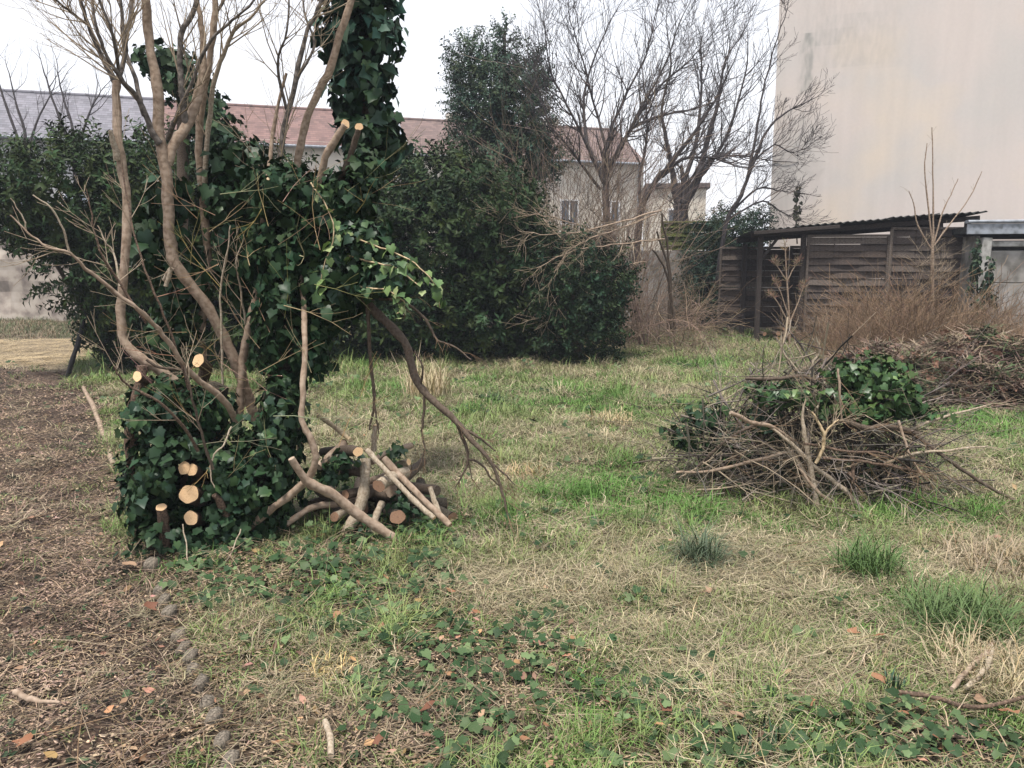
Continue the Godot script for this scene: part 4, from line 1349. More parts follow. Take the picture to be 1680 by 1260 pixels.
	# strands of small ivy at the top and the pale overhanging sprays
	v = thing("ivy", on_ground(at(640, 438, 4.6)), "pale green young ivy spray drooping right above the broken branch", "ivy")
	var xf := []
	for strand in [[[560, 380, 4.7, 1.5], [600, 398, 4.65, 1.4], [650, 415, 4.6, 1.3], [690, 440, 4.55, 1.2], [715, 470, 4.55, 1.0], [722, 505, 4.55, 0.8]], [[570, 420, 4.7, 1.5], [610, 430, 4.62, 1.4], [650, 440, 4.6, 1.2], [690, 470, 4.58, 1.0]], [[510, 300, 4.6, 1.5], [530, 330, 4.55, 1.4], [548, 380, 4.5, 1.2], [530, 440, 4.5, 1.0], [525, 470, 4.5, .8]], [[590, 470, 4.6, 1.4], [640, 478, 4.55, 1.2], [665, 500, 4.55, 1.0], [650, 515, 4.55, .8]]]:
		var pr := stem(v, "vine", strand, M.peeled, 4)
		for k in range(1, pr[0].size()):
			for e in (2 if k % 2 else 1):
				var nrm := (Vector3(0, 0.9, 0.7) + rdir() * 0.9).normalized()
				xf.append(Transform3D(leaf_basis(nrm, Vector3(rr(-0.6, 0.6), -0.9, rr(-0.2, 0.6)), rr(0.025, 0.07)), pr[0][k] + rdir() * 0.03))
	for k in xf.size():
		var o := MeshInstance3D.new()
		o.name = "leaf"
		o.mesh = M.ivy_leaf[k % 3]
		o.material_override = M.young[k % 3] if k % 4 else M.leafm[3]
		v.add_child(o, true)
		o.transform = Transform3D(xf[k].basis, xf[k].origin - v.position)
	# broken branch hanging from the right side
	var hb := thing("broken_branch", at(602, 500, 4.85), "dark broken branch hanging from the ivy down toward the grass", "branch")
	var jt := MB.new()
	jt.col = Color(0.55, 0.45, 0.38)
	var j := stem(hb, "limb", [[596, 488, 4.9, 6], [622, 518, 4.85, 8], [663, 560, 4.75, 7.5], [680, 615, 4.7, 7], [700, 648, 4.65, 6.5], [740, 682, 4.6, 5.5], [767, 714, 4.55, 4.6], [803, 755, 4.5, 3.4], [820, 793, 4.48, 2.6], [833, 845, 4.45, 1.4]], M.bark_dark, 8, 4, 0.003)
	var side := [[[[745, 685, 4.6, 3.6], [758, 715, 4.6, 3.2], [768, 752, 4.58, 2.6], [758, 780, 4.57, 1.8], [747, 800, 4.57, 1]]], [[[768, 752, 4.58, 2.2], [790, 762, 4.57, 1.9], [806, 785, 4.56, 1.6], [824, 800, 4.56, 1]]], [[[765, 705, 4.57, 2.6], [790, 720, 4.56, 2], [813, 740, 4.55, 1.2]]], [[[697, 645, 4.65, 2.6], [694, 690, 4.66, 2.4], [692, 712, 4.66, 2], [696, 740, 4.66, 1.6], [684, 775, 4.66, 1]]], [[[805, 758, 4.5, 2], [826, 776, 4.5, 1.6], [845, 796, 4.5, 1]]], [[[768, 752, 4.58, 1.8], [774, 785, 4.58, 1]]], [[[664, 494, 4.7, 2.2], [697, 523, 4.66, 2.4], [717, 558, 4.62, 2.2], [740, 566, 4.6, 1.8], [773, 590, 4.58, 1.1]]], [[[602, 500, 4.85, 3.6], [606, 560, 4.85, 3.4], [610, 610, 4.85, 3], [614, 660, 4.85, 2.4], [606, 705, 4.85, 1.6]]], [[[612, 640, 4.85, 2], [618, 690, 4.84, 1.7], [622, 712, 4.84, 1]]], [[[690, 632, 4.68, 2.2], [694, 605, 4.6, 1.8], [680, 575, 4.6, 1.2]]], [[[596, 490, 4.9, 3.6], [630, 490, 4.8, 3], [664, 494, 4.7, 2.2]]]]
	for q in side:
		var pr := stem(hb, "twig", q[0], M.bark_dark, 6, 4, 0.003)
		side_twigs(jt, pr, 0.2, 4, 0.16, 1, -0.12, 0.2, 0.0009)
	side_twigs(jt, j, 0.5, 12, 0.2, 1, -0.12, 0.2, 0.0009)
	part(hb, "twigs", jt, M.twig, true, "stuff")

# ------------------------------------------------------------------ log pile
func log_thing(list: Array, m: Material, label: String, cut_start: Material, cut_end: Material, group := "", called := "log") -> void:
	var pr := path(list, 4, 0.0015)
	var p: PackedVector3Array = pr[0]
	var r: PackedFloat32Array = pr[1]
	var t := thing(called, p[0], label, "log", group)
	var b := MB.new()
	b.tube(p, r, 10)
	part(t, "bark", b, m)
	var n := p.size()
	if cut_start: cut_disc(t, p[0] + (p[0] - p[1]).normalized() * r[0] * 0.18, p[0] - p[1], r[0] * 0.97, cut_start)
	if cut_end: cut_disc(t, p[n - 1] + (p[n - 1] - p[n - 2]).normalized() * r[n - 1] * 0.18, p[n - 1] - p[n - 2], r[n - 1] * 0.97, cut_end)

func make_logs() -> void:
	log_thing([[560, 902, 4.62, 9], [572, 868, 4.66, 9.5], [588, 838, 4.7, 9.5], [597, 805, 4.74, 9.5], [599, 775, 4.78, 8.5], [600, 752, 4.82, 8]], M.bark_pale, "pale curved log leaning up at the front of the log pile", M.cut_old, null)
	log_thing([[587, 741, 4.66, 9.5], [560, 738, 4.9, 9], [530, 742, 5.1, 8]], M.bark_dark, "log whose bright orange saw cut tops the pile", M.cut, null)
	log_thing([[622, 797, 4.60, 10.5], [640, 785, 4.75, 10.5], [665, 775, 4.95, 10]], M.bark_pale, "short pale log with a round red-brown end in mid pile", M.cut_old, M.cut_old)
	log_thing([[652, 848, 4.62, 12], [640, 838, 4.9, 12], [625, 828, 5.1, 12]], M.bark_rough, "thick log end with a russet cut low on the pile's right", M.cut_old, null)
	log_thing([[549, 848, 4.62, 8], [562, 842, 4.78, 8], [585, 836, 4.95, 8]], M.bark_pale, "short log with reddish end low on the pile's left", M.cut_old, null)
	log_thing([[608, 878, 4.6, 6], [616, 850, 4.68, 6], [627, 824, 4.76, 6]], M.bark_pale, "short pale peeled stick leaning in front of the log pile", M.cut, null, "", "stick")
	log_thing([[523, 683, 5.15, 4], [548, 700, 5.05, 4.2], [575, 722, 4.9, 4.2]], M.peeled, "thin pale pole poking up left behind the log pile", M.cut, null, "", "stick")
	log_thing([[602, 738, 4.7, 5], [640, 780, 4.62, 5], [680, 822, 4.55, 5], [712, 850, 4.5, 4.6]], M.bark_pale, "long straight pale pole sloping down the right of the pile", M.cut, M.cut, "", "stick")
	log_thing([[630, 752, 4.85, 6.5], [660, 785, 4.78, 6.5], [695, 820, 4.7, 6], [738, 862, 4.6, 5.5]], M.bark, "grey-brown pole sloping down the far right of the pile", M.cut_old, M.cut_old, "", "stick")
	log_thing([[706, 800, 4.75, 4], [712, 820, 4.7, 4.4], [722, 845, 4.65, 4.6]], M.bark_pale, "short upright pale stick at the right foot of the pile", M.cut, null, "", "stick")
	log_thing([[522, 766, 4.75, 7], [545, 745, 4.85, 7.5], [565, 727, 4.95, 7]], M.bark, "grey log rising left beside the red stem", null, M.cut_old)
	log_thing([[613, 740, 5.0, 5], [614, 715, 5.0, 4.6], [616, 698, 5.0, 4]], M.bark_pale, "pale stub standing up behind the orange saw cut", null, M.cut, "", "stick")
	log_thing([[470, 860, 4.6, 5.5], [495, 842, 4.66, 5.5], [520, 830, 4.74, 5.5], [560, 826, 4.84, 5.5], [610, 810, 4.95, 5]], M.bark, "long grey branch lying across the lower left of the pile", M.cut_old, null)
	log_thing([[645, 770, 4.95, 7], [662, 766, 4.98, 7], [672, 764, 5.0, 7]], M.bark_pale, "pale log end sticking out right at mid height", null, M.cut)
	log_thing([[635, 772, 5.05, 6], [655, 762, 5.0, 6], [670, 758, 4.95, 5.5]], M.bark_pale, "short pale branch just above the red-ended log", null, M.cut)
	log_thing([[478, 752, 4.3, 6], [498, 783, 4.34, 7.5], [512, 795, 4.36, 9], [546, 811, 4.42, 9], [582, 840, 4.45, 8.5], [622, 867, 4.47, 8.5], [654, 890, 4.47, 8], [665, 918, 4.46, 6.5]], M.bark, "long brown forked branch arching in front of the log pile", null, null, "", "fallen_branch")
	var G := "dark logs stacked at the heart of the pile"
	for k in 20:
		var y := 0.06 + 0.33 * pow(rng.randf(), 1.4)
		var w := 0.42 * (1.0 - y * 1.3)
		var c := on_ground(at(600, 438, 5.0)) + Vector3(rr(-w, w) - 0.02, y, rr(-0.12, 0.22))
		var d := Vector3(rr(-1, 1), rr(-0.12, 0.18), rr(-1, 1)).normalized() * rr(0.16, 0.3)
		var r := rr(0.018, 0.045)
		var t := thing("log", c - d, "dark bark-covered log half hidden inside the log pile", "log", G)
		var b := MB.new()
		var sm := smooth([c - d, c + rdir() * 0.02, c + d], [r, r * 1.05, r * 0.95], 4, 0.002)
		b.tube(sm[0], sm[1], 9)
		part(t, "bark", b, [M.bark_rough, M.bark_dark, M.bark_dark, M.bark][k % 4])
		if k % 3 == 0: cut_disc(t, c + d * 1.03, d, r * 0.9, M.cut_old)
		if k % 4 == 0: cut_disc(t, c - d * 1.03, -d, r * 0.95, M.cut_old)
	var v := thing("ivy", on_ground(at(660, 438, 4.8)), "small ivy sprays growing over the right of the log pile", "ivy")
	ivy(v, [[655, 745, 26, 26, 4.95, 0.12], [668, 790, 18, 30, 4.9, 0.1], [560, 755, 30, 14, 4.75, 0.12], [660, 830, 26, 24, 4.75, 0.1], [540, 780, 40, 18, 4.8, 0.12], [600, 860, 50, 18, 4.7, 0.12]], 420, 0.05, 0.9, Color(0.04, 0.085, 0.03), 200)

# ------------------------------------------------------------------ brush pile
func make_brush_pile() -> void:
	var D := 5.75
	var ce := on_ground(at(1335, 438, D))
	var t := thing("brushwood", ce, "low heap of fine tangled twigs forming the brush pile", "twigs")
	t.set_meta("kind", "stuff")
	var b := MB.new()
	for k in 420:
		var a := rr(0, TAU)
		var rad := sqrt(rng.randf())
		var x := cos(a) * rad
		var z := sin(a) * rad
		var top := 0.95 * (1.0 - pow(rad, 1.7)) + 0.12
		var p := ce + Vector3(x * 0.95, top * pow(rng.randf(), 0.8), z * 0.62)
		var q := pow(rr(0.3, 1.1), 2.0)
		b.col = Color(q * 0.95, q * rr(0.96, 1.1), q * rr(1.0, 1.35))
		var out := Vector3(x, 0, z).normalized()
		var d := (out * rr(-0.3, 1.0) + rdir() * 0.8 + Vector3(0, rr(-0.3, 0.25), 0)).normalized()
		grow(b, p - d * 0.4, d, rr(0.45, 1.0), rr(0.0035, 0.010), 1, -0.02, 0.17, 2.4, 0.0017)
	part(t, "twigs", b, M.twig, true, "stuff")
	var dx := []
	var dc := []
	for k in 900:
		var a := rr(0, TAU)
		var rad := sqrt(rng.randf()) * 0.92
		var top := 0.7 * (1.0 - pow(rad, 1.7)) + 0.08
		var p := on_ground(ce + Vector3(cos(a) * rad * 0.85, 0, sin(a) * rad * 0.55), top * rng.randf())
		dx.append(Transform3D(leaf_basis(rdir(), rdir(), rr(0.03, 0.065)), p))
		var q := rr(0.5, 1.2)
		dc.append(Color(0.06 * q, 0.05 * q, 0.032 * q) if rng.randf() < 0.6 else Color(0.035 * q, 0.055 * q, 0.022 * q))
	many(t, "withered_leaves", M.ivy_leaf[2], M.litter, dx, dc, ce)
	var G := "branches thrown on the brush pile"
	var list := [
		["thick pale branch standing upright at the front of the brush pile", [[1340, 829, 5.15, 5.5], [1336, 800, 5.17, 5.5], [1330, 768, 5.2, 5], [1320, 712, 5.25, 3.8], [1316, 682, 5.28, 2.6], [1322, 655, 5.3, 1.4]], "bark_pale"],
		["second pale stem beside the thick upright one on the brush pile", [[1328, 800, 5.2, 4.5], [1318, 775, 5.23, 4.5], [1309, 757, 5.25, 4], [1290, 735, 5.3, 2.5]], "bark_pale"],
		["long pale pole slanting to the lower right of the brush pile", [[1424, 842, 5.1, 3.8], [1384, 803, 5.15, 4], [1332, 762, 5.2, 3.6], [1298, 727, 5.25, 3], [1262, 700, 5.3, 2]], "bark_pale"],
		["short pale stick low at the front of the brush pile", [[1368, 825, 5.12, 3.4], [1338, 803, 5.15, 3.4], [1308, 762, 5.2, 2.6]], "bark"],
		["bleached forked twig in the middle of the brush pile", [[1338, 760, 5.12, 2.6], [1350, 735, 5.12, 3], [1352, 714, 5.12, 3], [1342, 692, 5.13, 2.2], [1332, 676, 5.14, 1.4]], "peeled"],
		["bleached side prong of the forked twig on the brush pile", [[1352, 716, 5.12, 2.2], [1362, 700, 5.12, 1.8], [1376, 688, 5.13, 1.1]], "peeled"],
		["grey branch pointing left from the brush pile's upper left", [[1198, 677, 5.2, 3.6], [1218, 686, 5.22, 3.6], [1238, 695, 5.25, 3.8], [1270, 702, 5.3, 3.4], [1310, 730, 5.4, 2.4]], "bark"],
		["long dark branch reaching from the brush pile to the right edge", [[1440, 690, 5.4, 4], [1497, 712, 5.35, 4], [1547, 747, 5.3, 3.6], [1604, 788, 5.25, 3.2], [1669, 823, 5.2, 2.6], [1720, 845, 5.15, 2]], "bark_dark"],
		["tan stalk pointing up right from the brush pile", [[1470, 718, 5.4, 3.4], [1494, 704, 5.4, 3.2], [1548, 685, 5.4, 2.4], [1628, 662, 5.4, 1.2]], "bark_pale"],
		["second tan stalk below it pointing right", [[1450, 760, 5.3, 3], [1500, 745, 5.3, 2.6], [1560, 738, 5.3, 2], [1620, 732, 5.3, 1.2]], "bark_pale"],
		["dark bough arching over the top left of the brush pile", [[1223, 621, 5.6, 2.6], [1270, 622, 5.5, 3], [1320, 618, 5.5, 3.2], [1365, 650, 5.45, 3], [1400, 690, 5.4, 2.4]], "bark_dark"],
		["bare twig sticking straight up from the pile's top", [[1335, 640, 5.7, 2.6], [1333, 598, 5.7, 2.4], [1345, 576, 5.7, 2], [1338, 551, 5.7, 1.2]], "bark_pale"],
		["pale twig leaning up left from the pile's top", [[1345, 650, 5.6, 2.8], [1310, 610, 5.6, 2.4], [1284, 575, 5.6, 1.8], [1282, 545, 5.6, 1]], "bark_pale"],
		["thin twig hanging straight down at the pile's centre", [[1375, 605, 5.2, 2], [1378, 650, 5.18, 1.8], [1382, 690, 5.18, 1.2]], "bark"],
		["dark curved bough under the ivy cuttings on the pile", [[1385, 690, 5.25, 4.5], [1420, 702, 5.22, 4.8], [1460, 700, 5.25, 4.5], [1510, 712, 5.3, 3.6]], "bark_dark"],
		["reddish branch lying across the lower middle of the pile", [[1350, 752, 5.12, 2.6], [1410, 757, 5.1, 2.6], [1460, 765, 5.12, 2.4], [1510, 775, 5.15, 1.8]], "bark_red"],
		["reddish branch just above it across the pile", [[1320, 728, 5.15, 2.4], [1390, 740, 5.13, 2.4], [1450, 745, 5.15, 2], [1495, 770, 5.15, 1.4]], "bark_red"],
		["drooping twig at the right end of the brush pile", [[1474, 690, 5.2, 2.4], [1490, 740, 5.15, 2.2], [1510, 775, 5.12, 1.6]], "bark"],
		["peeled reddish stub low in the middle of the pile", [[1392, 775, 5.12, 4], [1398, 790, 5.1, 4.2], [1400, 760, 5.14, 3.4]], "bark_red"],
		["long grey branch lying at the left foot of the brush pile", [[1110, 775, 5.5, 2], [1170, 772, 5.4, 2.8], [1240, 755, 5.35, 3], [1300, 740, 5.35, 2.4]], "bark"],
		["dark branch slanting at the left of the brush pile", [[1145, 765, 5.5, 2.4], [1190, 725, 5.45, 2.8], [1235, 698, 5.4, 2.8], [1280, 690, 5.4, 2]], "bark_dark"]]
	for q in list:
		var pr := path(q[1], 4, 0.004)
		var r := thing("branch", pr[0][0], q[0], "branch", G)
		var bb := MB.new()
		bb.tube(pr[0], pr[1], 7)
		part(r, "limb", bb, M[q[2]])
		var tb := MB.new()
		tb.col = Color(1.3, 1.2, 1.05) if q[2] in ["bark_pale", "peeled"] else Color(0.7, 0.58, 0.5)
		side_twigs(tb, pr, 0.3, 7, 0.22, 1, 0.02, 0.2, 0.001)
		part(r, "twigs", tb, M.twig, true, "stuff")
	for k in 46:
		var a := rr(0, TAU)
		var x := cos(a)
		var z := sin(a)
		var p := ce + Vector3(x * rr(0.1, 0.6), rr(0.12, 0.7), z * rr(0.1, 0.45))
		var d := (Vector3(x, rr(-0.5, 0.35), z) + rdir() * 0.5).normalized()
		var bb := MB.new()
		var bq := rr(0.4, 1.3)
		bb.col = Color(bq * 0.95, bq * rr(0.95, 1.08), bq * rr(1.0, 1.35))
		grow(bb, p - d * 0.35, d, rr(0.7, 1.2), rr(0.007, 0.015), 2, -0.02, 0.13, 3.5, 0.0012)
		solo("branch", p - d * 0.35, bb, M.twig, "brown twiggy branch tangled inside the brush pile", "branch", G)
	var v := thing("ivy_cuttings", at(1425, 640, 5.6), "heap of glossy green ivy cuttings on top of the brush pile", "cuttings")
	var keep: Array = M.leafm
	M.leafm = M.young_dark
	ivy(v, [[1440, 618, 48, 34, 5.5, 0.25], [1472, 655, 36, 38, 5.45, 0.22], [1400, 615, 42, 26, 5.5, 0.22], [1375, 660, 34, 22, 5.45, 0.18], [1420, 670, 34, 20, 5.4, 0.16], [1300, 645, 50, 18, 5.5, 0.2], [1250, 640, 24, 14, 5.55, 0.14], [1515, 675, 30, 10, 5.5, 0.12]], 1900, 0.05, 0.8, Color(0.042, 0.085, 0.03), 240)
	M.leafm = keep
	v = thing("ivy_cuttings", on_ground(at(1140, 438, 5.9)), "dark wilting ivy trimmings at the left end of the brush pile", "cuttings")
	ivy(v, [[1125, 715, 40, 28, 5.9, 0.2], [1160, 680, 40, 24, 5.85, 0.2], [1190, 720, 46, 34, 5.8, 0.22], [1250, 690, 40, 34, 5.7, 0.2]], 520, 0.055, 0.9, Color(0.042, 0.085, 0.035), 120)

# ------------------------------------------------------------------ weeds, heap, shoots
func stalk_mesh(n: int, h: float, spread: float) -> ArrayMesh:
	var b := MB.new()
	for k in n:
		var q := rr(0.6, 1.2)
		b.col = Color(q, q * rr(0.85, 1.0), q * rr(0.75, 1.0))
		grow(b, Vector3(rr(-spread, spread), 0, rr(-spread, spread)), (Vector3.UP + rdir() * 0.6).normalized(), h * rr(0.3, 1.2), 0.0035, 1, 0.0, 0.22, 6.0, 0.0017)
	return b.commit()

func make_weeds() -> void:
	var meshes := [stalk_mesh(7, 0.85, 0.16), stalk_mesh(7, 0.85, 0.16), stalk_mesh(7, 0.85, 0.16)]
	var ce := on_ground(at(1490, 438, 13.6))
	var o := thing("dry_weeds", ce, "wide patch of dry brown weed stalks before the slatted shed", "weeds")
	o.set_meta("kind", "stuff")
	for m in 3:
		var xf := []
		var cols := []
		for k in 62:
			var px := rr(1345, 1720)
			var d := rr(12.6, 15.2)
			var p := on_ground(at(px, 438, d))
			var s := rr(0.55, 1.6) * (0.75 + 0.35 * sin((px - 1345) / 375.0 * PI))
			xf.append(Transform3D(Basis(Vector3.UP, rr(0, TAU)).scaled(Vector3(s * 1.2, s, s * 1.2)), p))
			var q := rr(0.5, 1.15)
			cols.append(Color(0.95 * q, 0.83 * q, 0.76 * q))
		many(o, "stalks", meshes[m], M.twig, xf, cols, ce)
	# heap of dead vegetation at the right
	ce = on_ground(at(1600, 438, 10.4))
	var hp := thing("dead_plant_heap", ce, "broad heap of dead russet plants and twigs at right below the garage", "compost heap")
	var b := MB.new()
	var W := 46
	for j in W + 1:
		for k in W + 1:
			var u := float(k) / W * 2.0 - 1.0
			var w := float(j) / W * 2.0 - 1.0
			var x := ce.x + u * 2.1
			var z := ce.z + w * 1.5
			var h := pow(maxf(0.0, 1.0 - (u * u + w * w)), 0.8) * (0.52 + noise2.get_noise_2d(x * 100.0, z * 100.0) * 0.4)
			var q := 1.0 + noise2.get_noise_2d(x * 500.0, z * 500.0) * 0.6
			b.col = Color(0.085 * q, 0.055 * q, 0.04 * q)
			b.vert(Vector3(x, gh(x, z) + h - 0.03, z), Vector3.UP)
	for j in W:
		for k in W:
			var i := j * (W + 1) + k
			b.tri(i, i + 1, i + W + 1)
			b.tri(i + 1, i + W + 2, i + W + 1)
	part(hp, "mound", b, M.soil)
	var bits := [straw_mat(26, 0.34, 0.005, 0.16, 0.12), straw_mat(26, 0.28, 0.007, 0.16, 0.10)]
	for m in 2:
		var xf := []
		var cols := []
		for k in 620:
			var a := rr(0, TAU)
			var r := sqrt(rng.randf()) * 1.02
			var x := ce.x + cos(a) * r * 2.1
			var z := ce.z + sin(a) * r * 1.5
			var h := pow(maxf(0.0, 1.0 - r * r), 0.8) * (0.52 + noise2.get_noise_2d(x * 100.0, z * 100.0) * 0.4)
			xf.append(Transform3D(Basis(Vector3.UP, rr(0, TAU)).rotated(Vector3(rr(-1, 1), 0, rr(-1, 1)).normalized(), rr(0, 0.6)).scaled(Vector3.ONE * rr(0.7, 1.3)), Vector3(x, gh(x, z) + h - 0.02, z)))
			var q := rr(0.5, 1.2)
			cols.append(Color(0.22 * q, rr(0.145, 0.18) * q, 0.12 * q) if rng.randf() < 0.75 else Color(0.09 * q, 0.13 * q, 0.06 * q))
		many(hp, "litter", bits[m], M.litter, xf, cols, ce)
	var hx := []
	var hc := []
	for k in 1500:
		var a := rr(0, TAU)
		var r := sqrt(rng.randf()) * 1.02
		var x := ce.x + cos(a) * r * 2.1
		var z := ce.z + sin(a) * r * 1.5
		var h := pow(maxf(0.0, 1.0 - r * r), 0.8) * (0.52 + noise2.get_noise_2d(x * 100.0, z * 100.0) * 0.4)
		hx.append(Transform3D(leaf_basis(rdir() + Vector3.UP * 0.8, rdir(), rr(0.05, 0.11)), Vector3(x, gh(x, z) + h + rr(0.0, 0.1), z)))
		var q := rr(0.5, 1.3)
		hc.append(Color(0.20 * q, 0.11 * q, 0.075 * q) if noise2.get_noise_2d(x * 60.0, z * 60.0 + 90.0) < 0.12 else Color(0.06 * q, 0.095 * q, 0.035 * q))
	many(hp, "dead_leaves", M.ivy_leaf[1], M.litter, hx, hc, ce)
	# tall dry plant standing in the open bay
	var f := on_ground(at(1295, 438, 16.2))
	var tp := thing("dry_weed", f, "tall dry branching weed with seed heads before the shed opening", "weed")
	var fl := MB.new()
	for q in [[[[1296, 575, 16.2, 2], [1295, 520, 16.2, 1.8], [1291, 460, 16.2, 1.4], [1288, 400, 16.2, 0.9]]], [[[1296, 535, 16.2, 1.4], [1275, 495, 16.2, 1.1], [1262, 482, 16.2, 0.7]]], [[[1296, 530, 16.2, 1.4], [1310, 495, 16.2, 1.1], [1320, 465, 16.2, 0.7]]], [[[1294, 520, 16.2, 1.3], [1280, 478, 16.2, 1], [1271, 460, 16.2, 0.7]]], [[[1291, 460, 16.2, 1.1], [1277, 440, 16.2, 0.9], [1270, 428, 16.2, 0.6]]], [[[1292, 460, 16.2, 1.1], [1302, 440, 16.2, 0.9], [1310, 428, 16.2, 0.6]]]]:
		var pr := stem(tp, "stalk", q[0], M.bark, 5)
		var n: int = pr[0].size()
		for k in 60:
			var i := clampi(int(n * rr(0.6, 1.0)), 0, n - 1)
			fl.col = Color(rr(0.7, 1.2), rr(0.65, 1.0), rr(0.6, 0.9))
			grow(fl, pr[0][i], (Vector3.UP * 0.8 + rdir()).normalized(), rr(0.06, 0.17), 0.004, 0, 0.05, 0.3, 0, 0.003)
	part(tp, "seed_heads", fl, M.twig, true, "stuff")
	# straight shoots in front of the shed's right half
	f = on_ground(at(1530, 438, 14.2))
	var sh := thing("sapling", f, "young sapling with five straight bare shoots crossing the shed roof", "sapling")
	stem(sh, "trunk", [[1530, 590, 14.2, 3], [1530, 480, 14.2, 2.8], [1530, 395, 14.2, 2.6]], M.bark, 6)
	var tw := MB.new()
	for q in [[[[1530, 400, 14.2, 1.6], [1523, 340, 14.2, 1.3], [1517, 280, 14.2, 1.1], [1521, 235, 14.2, 0.7]]], [[[1531, 395, 14.2, 1.6], [1531, 320, 14.2, 1.3], [1530, 260, 14.2, 1], [1529, 209, 14.2, 0.7]]], [[[1529, 410, 14.2, 1.5], [1506, 370, 14.2, 1.2], [1499, 335, 14.2, 0.9], [1491, 313, 14.2, 0.6]]], [[[1532, 400, 14.2, 1.5], [1546, 350, 14.2, 1.2], [1560, 320, 14.2, 0.9], [1572, 293, 14.2, 0.6]]], [[[1533, 402, 14.2, 1.5], [1560, 365, 14.2, 1.2], [1590, 325, 14.2, 0.9], [1611, 281, 14.2, 0.6]]]]:
		var pr := stem(sh, "shoot", q[0], M.bark, 5)
		side_twigs(tw, pr, 0.0, 6, 0.16, 0, 0.1, 0.2, 0.002)
	for k in 45: grow(tw, at(1530 + rr(-30, 30), 415 + rr(-12, 60), 14.2), (Vector3.UP + rdir() * 0.9).normalized(), rr(0.2, 0.5), 0.003, 1, 0.05, 0.2, 3.0, 0.002)
	part(sh, "twigs", tw, M.twig, true, "stuff")
	# creeper on the gable and on the garage posts
	var cr := thing("creeper", at(1306, 372, 20.3), "thin dark creeper climbing the beige gable above the shed", "creeper")
	stem(cr, "vine", [[1308, 400, 20.4, 1.2], [1306, 350, 20.35, 1.2], [1309, 305, 20.3, 0.8]], M.bark_dark, 5)
	ivy(cr, [[1307, 350, 3, 24, 20.3, 0.06], [1308, 318, 2, 14, 20.25, 0.05]], 90, 0.09, 0.9, Color(0.05, 0.06, 0.035), 0)
	var i2 := thing("ivy", on_ground(at(1612, 438, 15.4)), "ivy strands climbing the garage's end post", "ivy")
	stem(i2, "vine", [[1600, 545, 15.45, 1.5], [1604, 460, 15.45, 1.4], [1600, 400, 15.45, 1.0]], M.bark_dark, 5)
	ivy(i2, [[1599, 440, 5, 45, 15.4, 0.1], [1622, 460, 5, 40, 15.3, 0.08], [1630, 490, 3, 20, 15.25, 0.06], [1608, 505, 10, 35, 15.3, 0.1]], 520, 0.075, 0.9, Color(0.035, 0.06, 0.035), 0)

